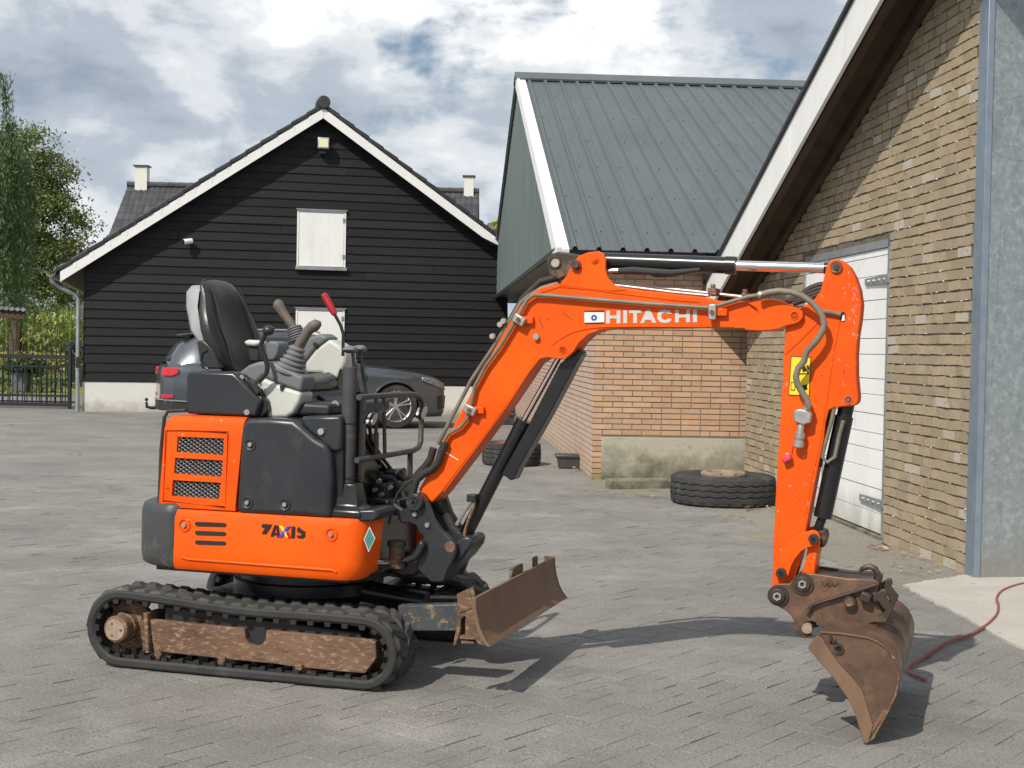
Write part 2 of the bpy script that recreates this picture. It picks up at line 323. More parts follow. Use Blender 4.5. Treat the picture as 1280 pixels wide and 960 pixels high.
for c in cells:
    ang = pa+(0 if c[2] == 0 else math.pi/2); dz = random.gauss(0, .0009); tx = random.gauss(0, .005); ty = random.gauss(0, .007)
    if c in nset:
        m4 = Matrix.Translation((c[0], c[1], dz)) @ Matrix.Rotation(ang+random.gauss(0, .006), 4, 'Z') @ Matrix.Rotation(tx, 4, 'Y') @ Matrix.Rotation(ty, 4, 'X')
        inst('paver', random.choice(pm), paving, M=m4)
    else: paver_mesh(.2078, .1028, stf, c[0], c[1], ang+random.gauss(0, .006), dz, tx, ty)
tag(stf.build('paver_field', M['paver'], paving, smooth=0), kind='stuff')
def sheet(name, pts, z, m, jag=0, n=8, thick=0):
    P = []
    for k in range(len(pts)):
        a = Vector(pts[k]); b = Vector(pts[(k+1) % len(pts)])
        for q in range(n):
            p = a.lerp(b, q/n); P.append((p.x+random.uniform(-jag, jag), p.y+random.uniform(-jag, jag)))
    mb = MB().prism(P, -.012, z, ax=lambda a, b, t: (a, b, t))
    return st(mb.build(name, m, smooth=0))
G = lambda x, y: tuple(ground(x, y))[:2]
inn = [(744, 598), (830, 598), (905, 598), (930, 604), (1000, 634), (1103, 675), (1180, 708), (1212, 722)]; outp = [(722, 612), (800, 624), (860, 629), (905, 645), (960, 664), (1040, 706), (1100, 730), (1135, 741)]
va, vb__ = [], []
for k in range(7):
    for q in range(14):
        t = q/14; a = Vector(G(*inn[k])).lerp(Vector(G(*inn[k+1])), t); b = Vector(G(*outp[k])).lerp(Vector(G(*outp[k+1])), t); b += (b-a)*random.uniform(-.16, .06)
        va.append((a.x, a.y, .002)); vb__.append((b.x, b.y, .002))
st(MB().loft([va, vb__], caps=False, loop=False).build('mossy_verge', M['moss'], smooth=0))
sheet('concrete_pad', [G(1128, 733), G(1210, 720), (6.2, 9.3), (6.2, 5.4), G(1290, 818)], .012, M['concrete'], .012, 22)
sheet('ground_patch', [G(915, 668), G(940, 663.5), G(985, 666), G(990, 677), G(945, 673)], .005, M['stain'], .012, 5)
sheet('lawn', [(-60, 33.5), (-8.9, 35.5), (-6, 60), (-60, 60)], .01, M['grass'], .1, 12)
sheet('field_soil', [(-70, 60.5), (70, 60.5), (90, 140), (-90, 140)], .03, M['soil'], 0, 1)
# =================================================================== BLACK BARN
HA = Vector((-8.445, 27.942, 0)); hu = Vector((7.286, 1.738, 0)).normalized(); hn = Vector((-hu.y, hu.x, 0))
hp = lambda u, z, off=0: HA+hu*u+hn*off+Vector((0, 0, z))
hax = lambda u, z, t: hp(u, z, t)
UA, ZA, SL = 4.60, 6.05, .684            # apex of the roof's underside
barn = empty('timber_barn', tuple(hp(4, 0)))
tag(barn, 'black weatherboarded barn with white bargeboards and a dark tiled gable roof', 'barn')
class Part(MB):
    def __init__(self, root, fr=None): super().__init__(fr); self.root = root
    def build(self, name, m, parent=None, **k):
        o = super().build(name, m, None, **k); p = parent or self.root
        o.parent = p; o.matrix_parent_inverse = Matrix.Identity(4)
        b = p; off = Vector((0, 0, 0))
        while b: off += b.location; b = b.parent
        if off.length: o.data.transform(Matrix.Translation(-off))
        return o
B = lambda: Part(barn)
roof_u = lambda z: (ZA-z)/SL
B().prism([(.02, .0), (8.55, 0), (8.55, 3.3), (UA, ZA-.02), (.02, 2.9)], .03, 13, hax).build('wall_core', M['black'], smooth=0)
B().prism([(0, -.05), (8.56, -.05), (8.56, .585), (0, .585)], -.012, .02, hax).build('plinth', M['whitewash'], bevel=.008)
z = .60; pitch = .1775; k = 0
while z < ZA-.12:
    z1 = min(z+pitch+.02, ZA-.05)
    def cl(u, zz): return u
    hl, hh = roof_u(z), roof_u(z1)
    uL0, uL1 = max(0, UA-hl+.02), max(0, UA-hh+.02); uR0, uR1 = min(8.55, UA+hl-.02), min(8.55, UA+hh-.02)
    joints = sorted(random.uniform(1.5, 7) for _ in range(1 if random.random() < .45 else 0))
    joints = [j for j in joints if uL1+.4 < j < uR1-.4]
    eds = [None]+joints+[None]
    for a in range(len(eds)-1):
        l0, l1 = (uL0, uL1) if eds[a] is None else (eds[a]+.002,)*2
        r0, r1 = (uR0, uR1) if eds[a+1] is None else (eds[a+1]-.002,)*2
        w = random.gauss(0, .0025)
        ob = .034+random.uniform(-.003, .004); n = max(2, int((r0-l0)/.8)); rings = []
        for q in range(n+1):
            t = q/n; ww = random.gauss(0, .0022)
            rings.append([hp(l0+(r0-l0)*t, z+w+ww, -ob), hp(l1+(r1-l1)*t, z1, -.010), hp(l1+(r1-l1)*t, z1, .025), hp(l0+(r0-l0)*t, z+w+ww, .025)])
        B().loft(rings).build('board', M['board'], smooth=20)
    z += pitch+random.gauss(0, .003); k += 1
# roof slabs with tile courses, verge tiles, bargeboards
OV = -.32
for s in (-1, 1):
    ln = 5.05 if s < 0 else 3.66
    def rp(dist, up_, off, s=s): return hp(UA+s*dist, ZA-SL*dist+up_, off)
    B().prism([(0, 0), (ln, 0), (ln, .06), (0, .06)], OV+.02, 13.2, lambda a, b, t: rp(a, b, t)).build('roof_deck', M['tile'], smooth=0)
    N = int(ln/.30)
    for q in range(N+1):
        d0 = q*.30; d1 = min(d0+.335, ln+.06)
        if d1-d0 < .1: continue
        B().hexa([rp(d0, .105, OV-.03), rp(d1, .135, OV-.03), rp(d1, .135, OV+.22), rp(d0, .105, OV+.22),
                  rp(d0, .20, OV-.03), rp(d1, .23, OV-.03), rp(d1, .23, OV+.22), rp(d0, .20, OV+.22)]).build('verge_tile', M['tile'], bevel=.012)
        B().hexa([rp(d0, .065, OV+.2), rp(d1, .10, OV+.2), rp(d1, .10, 13.2), rp(d0, .065, 13.2),
                  rp(d0, .11, OV+.2), rp(d1, .145, OV+.2), rp(d1, .145, 13.2), rp(d0, .11, 13.2)]).build('tile_course', M['tile'], smooth=0)
    if s < 0: poly = [(0, -.10), (ln-.03, -.10), (ln-.03, .105), (0, .105)]
    else: poly = [(0, -.10), (3.32, -.10), (ln-.0, -.02), (ln, .105), (0, .105)]
    B().prism(poly, OV-.012, OV+.014, lambda a, b, t: rp(a+.002, b, t)).build('bargeboard', M['white'], bevel=.004)
    if s < 0:
        for q in range(15):
            d = .25+q*.32
            B().hexa([rp(d, -.005, OV-.017), rp(d+.018, -.005, OV-.017), rp(d+.018, .11, OV-.017), rp(d, .11, OV-.017), rp(d, -.005, OV-.013), rp(d+.018, -.005, OV-.013), rp(d+.018, .11, OV-.013), rp(d, .11, OV-.013)]).build('clip', M['sticker'], smooth=0)
    B().prism([(0, -.095), (ln-.1, -.095), (ln-.1, -.065), (0, -.065)], OV+.02, -.01, lambda a, b, t: rp(a, b, t)).build('soffit', M['black'], smooth=0)
B().cyl(hp(UA, ZA+.215, OV-.07), hp(UA, ZA+.215, OV+.35), .135, 20).build('ridge_cap', M['tile'], bevel=.02)
B().cyl(hp(UA, ZA+.18, OV+.36), hp(UA, ZA+.18, 13.2), .12, 14).build('ridge', M['tile'])
# shutters
def shutter(u0, u1, z0, z1):
    f = B()
    t = .035
    for (a, b, c, d) in ((u0-t, u1+t, z1, z1+t), (u0-t, u0, z0, z1), (u1, u1+t, z0, z1)):
        f.prism([(a, c), (b, c), (b, d), (a, d)], -.055, -.01, hax)
    fr_ = f.build('shutter_frame', M['white_wood'], bevel=.004)
    B().prism([(u0-.06, z1+t), (u1+.06, z1+t), (u1+.06, z1+t+.022), (u0-.06, z1+t+.022)], -.085, -.01, hax).build('drip_cap', M['zinc'], smooth=0)
    s = B(); n = 3
    for q in range(n):
        a = u0+.006+(u1-u0-.012)*q/n; b = u0+.006+(u1-u0-.012)*(q+1)/n-.0015
        B().prism([(a, z0+.01), (b, z0+.01), (b, z1-.008), (a, z1-.008)], -.045, -.015, hax).build('shutter_plank', M['white_wood'], smooth=0)
    B().prism([(u0-.06, z0-.07), (u1+.06, z0-.07), (u1+.06, z0-.005), (u0-.06, z0-.005)], -.11, -.01, hax).build('sill', M['zinc'], bevel=.006)
    for zz in (z0+.17, z1-.2):
        B().prism([(u1-.03, zz), (u1+.02, zz), (u1+.02, zz+.09), (u1-.03, zz+.09)], -.062, -.052, hax).build('hinge', M['galv_edge'], smooth=0)
shutter(4.17, 5.09, 2.98, 4.09)
shutter(4.17, 5.09, .95, 2.09)
# gutter and downpipe
gu = B(); gz = 2.70
ring = lambda off: [hp(-.60+.09*math.cos(R(a)), gz+.09*math.sin(R(a)), off) for a in range(180, 361, 20)]+[hp(-.60+.08*math.cos(R(a)), gz+.08*math.sin(R(a)), off) for a in range(360, 179, -20)]
gu.loft([ring(OV-.02), ring(13)]).build('gutter', M['zinc'])
dp = B(); dp.tube([hp(-.60, 2.62, -.2), hp(-.57, 2.52, -.2), hp(-.45, 2.42, -.15), hp(-.18, 2.30, -.1), hp(-.10, 2.2, -.08), hp(-.095, 2.0, -.08), hp(-.09, 0.0, -.08)], .042, 12)
pipe = dp.build('downpipe', M['zinc'])
for zz in (1.75, .82):
    B().cyl(hp(-.092, zz, -.08), hp(-.092, zz+.03, -.08), .05, 14).build('pipe_bracket', M['zinc'])
B().prism([(-.125, .86), (-.06, .86), (-.06, 1.07), (-.125, 1.07)], -.135, -.115, hax).build('pipe_hatch', M['black'], bevel=.004)
# floodlight and camera on the gable
fl = empty('floodlight', tuple(hp(4.62, 5.33, -.02))); tag(fl, 'small floodlight with pale yellowish lens under the peak of the black gable', 'floodlight')
def FB(): return Part(fl)
FB().prism([(4.55, 5.26), (4.69, 5.26), (4.69, 5.33), (4.55, 5.33)], -.16, -.03, hax).build('bracket', M['char_worn'], bevel=.01)
FB().loft([[hp(4.62+a*w, 5.465+b*h, o) for a, b in ((-1, -1), (1, -1), (1, 1), (-1, 1))] for (w, h, o) in ((.08, .07, -.10), (.115, .115, -.16), (.115, .115, -.26))]).build('housing', M['steel'], bevel=.012)
FB().prism([(4.525, 5.375), (4.715, 5.375), (4.715, 5.55), (4.525, 5.55)], -.272, -.262, hax).build('lens', mat('lens', (.72, .70, .42), (.80, .78, .55), 30, .15), bevel=.004)
cm = empty('security_camera', tuple(hp(2.0, 3.38, -.04))); tag(cm, 'small white security camera fixed on the black boards left of the shutters', 'camera')
Part(cm).cyl(hp(2.0, 3.40, -.03), hp(2.0, 3.40, -.12), .035, 14).build('mount', M['white'])
Part(cm).cyl(hp(2.06, 3.41, -.12), hp(1.90, 3.38, -.20), .055, 16).build('camera_body', M['white'], bevel=.008)
Part(cm).cyl(hp(1.905, 3.381, -.198), hp(1.885, 3.376, -.208), .045, 16).build('camera_lens', M['black'])
# =================================================================== HOUSE BEHIND
HY = 52.0
hs = empty('farmhouse', (-7, HY+2, 0)); tag(hs, 'house with dark tiled roof and white chimney at each end, behind black barn', 'house')
rl = at_depth(160, 231, HY+4); rr_ = at_depth(599, 243, HY+4); zr = (rl.z+rr_.z)/2+.05
xl, xr = rl.x, rr_.x
def Hs(): return Part(hs)
sl = 1.15; dep = 4.6
nx = int((xr-xl)/.22); ny = 18
for side in (-1, 1):
    rows = []
    for j in range(ny+1):
        t = j/ny; off = dep*t
        for lip in ((0, .05) if j < ny else (0,)):
            rows.append([(xl+(xr-xl)*i/(nx*4)-(.55*t if i == 0 else 0), HY+4+side*off, zr-sl*off+lip*(-1 if j else 0)*.0+.035*abs(math.sin(math.pi*i/4))+(.0 if lip == 0 else -.03)) for i in range(nx*4+1)])
    Hs().loft(rows, caps=False, loop=False).build('roof', M['old_tile'], smooth=25)
Hs().box(((xl+xr)/2, HY+4, (zr-sl*dep)/2-.2), (xr-xl-.6, 2*dep-.6, zr-sl*dep+.4)).build('wall', M['brick_s'], smooth=0)
Hs().prism([(HY+4-dep+.4, zr-sl*dep), (HY+4+dep-.4, zr-sl*dep), (HY+4, zr-.3)], xl+.3, xr-.3, lambda a, b, t: (t, a, b)).build('gable', M['brick_s'], smooth=0)
nr = int((xr-xl)/.4)
for i in range(nr):
    Hs().cyl((xl+i*(xr-xl)/nr-.02, HY+4, zr+.02), (xl+(i+1)*(xr-xl)/nr, HY+4, zr+.02), .13, 10, .11).build('ridge_tile', M['old_tile'])
for (px0, px1, py) in ((167, 182, 207), (580, 592, 220)):
    a = at_depth(px0, py, HY+3.6); b = at_depth(px1, py, HY+3.6); cx = (a.x+b.x)/2; w = b.x-a.x
    c = Hs().box((cx, HY+4.02, (a.z+zr-.7)/2), (w, .42, a.z-zr+.7)).build('chimney', M['whitewash'], smooth=0)
    Part(hs).box((cx, HY+4.02, a.z+.03), (w+.12, .55, .05)).build('chimney_cap', M['char_worn'], parent=c, smooth=0)
# =================================================================== ORANGE BRICK BUILDING
C0 = ground(740, 599); C0.z = 0; od = ray(540, 433); od.z = 0; od.normalize(); oe = Vector((od.y, -od.x, 0))
op = lambda a, b, z: C0+oe*a+od*b+Vector((0, 0, z))
ob_ = empty('brick_outbuilding', tuple(C0)); tag(ob_, 'orange brick outbuilding with ribbed grey metal roof and green-grey clad gable', 'building')
O = lambda: Part(ob_)
def side_pt(px, py, off):
    w = on_plane(px, py, C0+oe*off, oe)-C0; return w.dot(od), w.z
O().add([op(.007, .007, 0), op(7, .007, 0), op(7, 14.28, 0), op(.007, 14.28, 0), op(.007, .007, 2.6), op(7, .007, 2.6), op(7, 14.28, 2.6), op(.007, 14.28, 2.6)],
        [(0, 1, 5, 4), (1, 2, 6, 5), (2, 3, 7, 6), (3, 0, 4, 7), (4, 5, 6, 7)]).build('wall_core', M['mortar'], smooth=0)
CO = .0607; BL = .215
def brickbox(mb, f, a0, a1, z0, z1, b0, b1):
    return mb.hexa([f(a0, b0, z0), f(a1, b0, z0), f(a1, b1, z0), f(a0, b1, z0), f(a0, b0, z1), f(a1, b0, z1), f(a1, b1, z1), f(a0, b1, z1)])
side_b = MB(lambda *p: tuple(Vector(p)-C0))
row = 0; zz = .004
while zz < 2.52:
    z1 = zz+CO-.0115
    a = 0.0; first = [(.108, .215)[row % 2]]
    while a < 1.685:
        L_ = (first.pop() if first else BL) if random.random() > .06 or a == 0 else BL/2
        e_ = min(a+L_-.011, 1.69)
        if zz > .44 or a < .08:
            if zz < .44: e_ = min(e_, .097)
            if e_-a > .02: brickbox(O(), op, a, e_, zz, z1, -random.uniform(-.001, .003), .08).build('brick', M['brick_o'], smooth=0)
        a += L_
        if zz < .44: break
    b = (.105, .0)[row % 2]+.012; 
    if row % 2 == 0: b = .095
    while b < 14.26:
        e_ = min(b+BL-.011, 14.28)
        brickbox(side_b, lambda p, q, r: op(q, p, r), b, e_, zz, z1, -random.uniform(0, .003), .05)
        b += BL
    zz += CO; row += 1
o = side_b.build('side_brickwork', M['brick_s'], ob_, smooth=0); tag(o, kind='stuff')
O().prism([(.097, -.03), (1.68, -.03), (1.68, .462), (.097, .462)], -.022, .03, lambda a, b, t: op(a, t, b)).build('plinth', M['plinth'], bevel=.006)
GA = -.45
bF, zF = side_pt(697, 314, GA); bR, zR = side_pt(612, 375, GA); bT, zT = side_pt(647, 99, GA)
zF = zR = (zF+zR)/2
def roofpt(a, t, h=0, back=False):
    b0, z0 = (bF, zF) if not back else (bR, zR)
    s = Vector((bT-b0, zT-z0)); nn = Vector((-s.y, s.x)).normalized()
    if back: nn = -nn
    return op(a, b0+s.x*t+nn.x*h, z0+s.y*t+nn.y*h)
RW = 1.02
for k in range(8):
    a0 = GA+.12+k*RW
    prof = [(0, 0)]
    for q in range(4):
        c = .02+q*.255
        prof += [(c, 0), (c+.022, .038), (c+.048, .038), (c+.07, 0), (c+.15, .0), (c+.16, .006), (c+.17, 0)]
    prof.append((RW, 0))
    pr = O(); top = [roofpt(a0+x, -.012, h+.03) for x, h in prof]; bot = [roofpt(a0+x, 1.0, h+.03) for x, h in prof]
    top2 = [roofpt(a0+x, -.012, h+.022) for x, h in prof]; bot2 = [roofpt(a0+x, 1.0, h+.022) for x, h in prof]
    pr.loft([top+top2[::-1], bot+bot2[::-1]]).build('roof_sheet', M['roof'], smooth=0)
sc = MB(lambda *p: tuple(Vector(p)-C0))
for k in range(32):
    for t in np.arange(.06, 1, .155):
        a = GA+.12+k*.255+.12+(.02 if k % 2 else 0); n0 = roofpt(a, t, .032); n1 = roofpt(a, t, .046); sc.cyl(n0, n1, .007, 6)
tag(sc.build('roof_screws', M['roof'], ob_), kind='stuff')
O().loft([[roofpt(a, 1.0, .02, True), roofpt(a, -.01, .02, True), roofpt(a, -.01, .0, True), roofpt(a, 1.0, 0, True)] for a in (GA+.05, 8)]).build('back_roof', M['roof'], smooth=0)
# verge trim, ridge cap, eave board, cladding
def strip(a0, a1, t0, t1, h0, h1): return O().hexa([roofpt(a0, t0, h0), roofpt(a1, t0, h0), roofpt(a1, t1, h0), roofpt(a0, t1, h0), roofpt(a0, t0, h1), roofpt(a1, t0, h1), roofpt(a1, t1, h1), roofpt(a0, t1, h1)])
for (t0, t1) in ((-.02, .338), (.342, .668), (.672, 1.0)):
    strip(GA-.03, GA+.02, t0, t1, -.14, .075).build('verge_board', M['white_wood'], bevel=.004)
    strip(GA+.022, GA+.11, t0, t1, -.02, .055).build('verge_flashing', M['white_wood'], bevel=.004)
rc = O(); q0, q1 = [], []
for a in (GA-.05, 8):
    q0.append([roofpt(a, .965, .05), roofpt(a, .965, .085), roofpt(a, 1.0, .12), roofpt(a, .97, .085, True), roofpt(a, .97, .05, True), roofpt(a, 1.0, .08)])
rc.loft(q0).build('ridge_cap', M['roof'], smooth=0)
strip(GA+.115, 8, -.005, .02, -.12, .02).build('eave_board', M['black'], smooth=0)
O().add([op(GA+.1, bF+.03, zF-.03), op(8, bF+.03, zF-.03), op(8, .3, zF-.06), op(GA+.1, .3, zF-.06), op(GA+.1, bF+.03, zF-.01), op(8, bF+.03, zF-.01), op(8, .3, zF-.01), op(GA+.1, .3, zF-.01)], [(0, 3, 2, 1), (4, 5, 6, 7), (0, 1, 5, 4), (1, 2, 6, 5), (2, 3, 7, 6), (3, 0, 4, 7)]).build('soffit', M['black'], smooth=0)
cp = []
nb = int((bR-bF)/.05)
lo, hi = [], []
for i in range(nb+1):
    b = bF+.05+(bR-bF-.1)*i/nb
    tz = zF+(zT-zF)*((b-bF)/(bT-bF) if b < bT else (bR-b)/(bR-bT))
    w = (.0, .04, .04, .0)[i % 4]
    lo.append(op(GA+.015+w, b, zF+.01)); hi.append(op(GA+.015+w, b, tz-.02))
O().loft([lo, hi], caps=False, loop=False).build('gable_cladding', M['clad'], smooth=0)
O().hexa([op(GA+.035, bF+.1, zF-.02), op(.05, bF+.1, zF-.02), op(.05, bR-.1, zF-.02), op(GA+.035, bR-.1, zF-.02), op(GA+.035, bF+.1, zF+.0), op(.05, bF+.1, zF+.0), op(.05, bR-.1, zF+.0), op(GA+.035, bR-.1, zF+.0)]).build('gable_soffit', M['black'], smooth=0)
for (b0, z0, b1, z1) in ((bF, zF, bR, zR), (bR, zR, bT, zT)):
    O().tube([op(GA-.01, b0, z0), op(GA-.01, b1, z1)], .035, 4).build('edge_trim', M['clad'], smooth=0)
# =================================================================== TAN BRICK BARN
K0 = ground(1208, 720); K0.z = 0; td = ground(930, 604)-K0; td.z = 0; td.normalize(); te = Vector((td.y, -td.x, 0))
tp = lambda u, off, z: K0+td*u+te*off+Vector((0, 0, z))
tan = empty('brick_barn', tuple(K0)); tag(tan, 'weathered yellow brick barn on the right with white plank door and sloping white bargeboard', 'barn')
T = lambda: Part(tan)
SOF = lambda u: 4.275-.3756*u
DU0, DU1, DZ = 1.655, 4.05, 2.30
core = T()
for (u0, u1, zz0) in ((.0, DU0, 0), (DU0, DU1, DZ), (DU1, 6.2, 0)):
    core.hexa([tp(u0, .009, zz0), tp(u1, .009, zz0), tp(u1, .28, zz0), tp(u0, .28, zz0), tp(u0, .009, SOF(u0)), tp(u1, .009, SOF(u1)), tp(u1, .28, SOF(u1)), tp(u0, .28, SOF(u0))])
core.build('wall_core', M['mortar_d'], smooth=0)
bl = []
zz = .0; row = 0; TC = .0712; TL = .2165
while zz < 4.25:
    u = -random.uniform(.0, .2)+(.108 if row % 2 else 0)
    while u < 6.19:
        L_ = TL if random.random() > .1 else TL*.5
        a, b = max(u, .015), min(u+L_-random.uniform(.012, .019), 6.19)
        segs = [(a, b)]
        if zz < DZ-.02:
            segs = [(x, y) for x, y in ((a, min(b, DU0-.012)), (max(a, DU1+.012), b))]
        for x, y in segs:
            if y-x > .03 and SOF(y) > zz+.02: bl.append((x, y, zz))
        u += L_
    zz += TC; row += 1
bl.sort(key=lambda q: q[0])
vis = lambda q: q[2] < 3.65-.02*q[0]
fronts = [q for q in bl if vis(q)][:300]; fs_ = set(fronts)
rest = MB(lambda *p: tuple(Vector(p)-K0))
for q in bl:
    pr = -.001-random.choice((0, .001, .002, .003, -.002, -.003)); dz = random.gauss(0, .0015); tl = random.gauss(0, .002)
    x, y, zz = q; z0 = zz+.003+dz; z1 = zz+TC-random.uniform(.005, .010)+dz
    mb = T() if q in fs_ else rest
    j = lambda: random.uniform(-.002, .002)
    mb.hexa([tp(x, pr, z0+tl+j()), tp(y, pr, z0-tl+j()), tp(y, .08, z0), tp(x, .08, z0), tp(x+j(), pr, z1+tl+j()), tp(y+j(), pr, z1-tl+j()), tp(y, .08, z1), tp(x, .08, z1)])
    if q in fs_: mb.build('brick', M['brick_t'], smooth=0)
tag(rest.build('brickwork', M['brick_t'], tan, smooth=0), kind='stuff')
# door
dfr = T()
for (u0, u1, z0, z1) in ((DU0, DU0+.05, 0, DZ), (DU1-.05, DU1, 0, DZ), (DU0, DU1, DZ-.06, DZ-.001)):
    dfr.hexa([tp(u0, .004, z0), tp(u1, .004, z0), tp(u1, .12, z0), tp(u0, .12, z0), tp(u0, .004, z1), tp(u1, .004, z1), tp(u1, .12, z1), tp(u0, .12, z1)])
dfr.build('door_frame', M['zinc'], smooth=0)
T().hexa([tp(DU0+.05, .11, 0), tp(DU1-.05, .11, 0), tp(DU1-.05, .14, 0), tp(DU0+.05, .14, 0), tp(DU0+.05, .11, DZ-.06), tp(DU1-.05, .11, DZ-.06), tp(DU1-.05, .14, DZ-.06), tp(DU0+.05, .14, DZ-.06)]).build('door_backing', M['black'], smooth=0)
mid = 3.30
for (u0, u1) in ((DU0+.053, mid-.02), (mid+.02, DU1-.053)):
    zz = .035
    while zz < DZ-.08:
        h = random.choice((.125, .15, .15, .19)); z1 = min(zz+h, DZ-.064)
        if DZ-.064-z1 < .05: z1 = DZ-.064
        pr = .014+random.uniform(0, .005)
        T().hexa([tp(u0, pr, zz+.004), tp(u1, pr, zz+.004), tp(u1, .1, zz+.004), tp(u0, .1, zz+.004), tp(u0, pr+.003, z1), tp(u1, pr+.003, z1), tp(u1, .1, z1), tp(u0, .1, z1)]).build('door_plank', M['white_wood'], bevel=.003)
        zz = z1
T().hexa([tp(mid-.018, .006, .03), tp(mid+.018, .006, .03), tp(mid+.018, .1, .03), tp(mid-.018, .1, .03), tp(mid-.018, .006, DZ-.062), tp(mid+.018, .006, DZ-.062), tp(mid+.018, .1, DZ-.062), tp(mid-.018, .1, DZ-.062)]).build('door_stile', M['zinc'], smooth=0)
for zz in (1.96, .24):
    h = T().hexa([tp(DU0-.03, -.010, zz), tp(DU0+.58, .000, zz+.004), tp(DU0+.58, .012, zz+.004), tp(DU0-.03, .002, zz), tp(DU0-.03, -.010, zz+.07), tp(DU0+.58, .000, zz+.06), tp(DU0+.58, .012, zz+.06), tp(DU0-.03, .002, zz+.07)]).build('strap_hinge', M['zinc'], bevel=.003)
    for q in range(4):
        T().cyl(tp(DU0+.09+q*.13, .004, zz+.033), tp(DU0+.09+q*.13, -.016, zz+.033), .013, 8).build('hinge_bolt', M['steel'], parent=h)
T().hexa([tp(DU0, -.01, -.01), tp(DU1, -.01, -.01), tp(DU1, .15, -.01), tp(DU0, .15, -.01), tp(DU0, -.01, .028), tp(DU1, -.01, .028), tp(DU1, .15, .028), tp(DU0, .15, .028)]).build('threshold', M['plinth'], bevel=.005)
# bargeboard, soffit, roof
BO = -.40
zt = lambda u: 4.475-.3655*u
def slab(u0, u1, o0, o1, h0, h1, f=zt): return T().hexa([tp(u0, o0, f(u0)+h0), tp(u1, o0, f(u1)+h0), tp(u1, o1, f(u1)+h0), tp(u0, o1, f(u0)+h0), tp(u0, o0, f(u0)+h1), tp(u1, o0, f(u1)+h1), tp(u1, o1, f(u1)+h1), tp(u0, o1, f(u0)+h1)])
UE = 6.33
slab(-3, 3.0, BO-.03, BO, -.36, 0).build('bargeboard', M['white_wood'], bevel=.004)
slab(3.004, UE, BO-.03, BO, -.36, 0).build('bargeboard', M['white_wood'], bevel=.004)
slab(-3, UE+.05, BO-.06, 8, .0, .03).build('roof_sheet', M['black'], smooth=0)
slab(-3, UE, BO+.001, -.001, -.19, -.001).build('soffit', M['brownwood'], smooth=0)
slab(-3, UE, BO+.03, BO+.10, -.33, -.191).build('rafter', M['brownwood'], bevel=.004)
slab(-3, 6.18, -.07, -.012, -.30, -.191).build('rafter', M['brownwood'], bevel=.004)
slab(-3, UE, 0, 7.9, -.18, -.001).build('roof_deck', M['brownwood'], smooth=0)
# steel column and what stands behind it
T().hexa([tp(-.12, .035, 0), tp(.0, .035, 0), tp(.0, .40, 0), tp(-.09, .40, 0), tp(-.12, .035, 5.2), tp(.0, .035, 4.25), tp(.0, .40, 4.25), tp(-.09, .40, 5.2)]).build('steel_column', M['galv'], bevel=.004)
T().hexa([tp(-.135, -.008, 0), tp(.012, -.008, 0), tp(.012, .034, 0), tp(-.135, .034, 0), tp(-.135, -.008, 4.2), tp(.012, -.008, 4.2), tp(.012, .034, 4.2), tp(-.135, .034, 4.2)]).build('column_flange', M['galv_edge'], bevel=.003)
T().hexa([tp(-.02, .42, 0), tp(.05, .42, 0), tp(.05, 4, 0), tp(-.02, 4, 0), tp(-.02, .42, 4.2), tp(.05, .42, 4.2), tp(.05, 4, 4.2), tp(-.02, 4, 4.2)]).build('sliding_door', M['char_worn'], smooth=0)
T().hexa([tp(.0, .4, 0), tp(9, .4, 0), tp(9, 8, 0), tp(0, 8, 0), tp(.0, .4, 2.0), tp(9, .4, 2), tp(9, 8, 2), tp(0, 8, 2)]).build('inner_wall', M['mortar_d'], smooth=0)

bits = MB(lambda *p: tuple(Vector(p)-K0))
for _ in range(900):
    u = random.uniform(.02, 6.1); zz = TC*random.randint(0, 56)+random.uniform(-.006, .004)
    if zz > SOF(u)-.05 or zz < .02 or (DU0-.03 < u < DU1+.03 and zz < DZ+.02): continue
    w = random.uniform(.006, .022); h = random.uniform(.003, .008); pr = -random.uniform(.002, .007)
    bits.hexa([tp(u, pr, zz), tp(u+w, pr*.6, zz+.001), tp(u+w, .01, zz), tp(u, .01, zz), tp(u+w*.2, pr, zz+h), tp(u+w*.9, pr*.7, zz+h*.8), tp(u+w, .01, zz+h), tp(u, .01, zz+h)])
tag(bits.build('mortar_crumbs', M['whitewash'], tan, smooth=0), kind='stuff')
for pts in ([(.06, 3.02), (.10, 3.05), (.16, 3.04), (.22, 3.07)], [(.05, 2.72), (.12, 2.68), (.20, 2.66), (.30, 2.67)], [(.08, 2.74), (.18, 2.76), (.28, 2.72)], [(.05, 3.42), (.14, 3.40), (.24, 3.44)], [(.30, 1.0), (.33, 1.03)], [(.12, 2.3), (.10, 1.7), (.08, 1.2)]):
    T().tube([tp(-.1185+.03*(e-.035)/.365, e, z) for e, z in pts], .0022, 4).build('scratch', M['char_worn'], smooth=0)
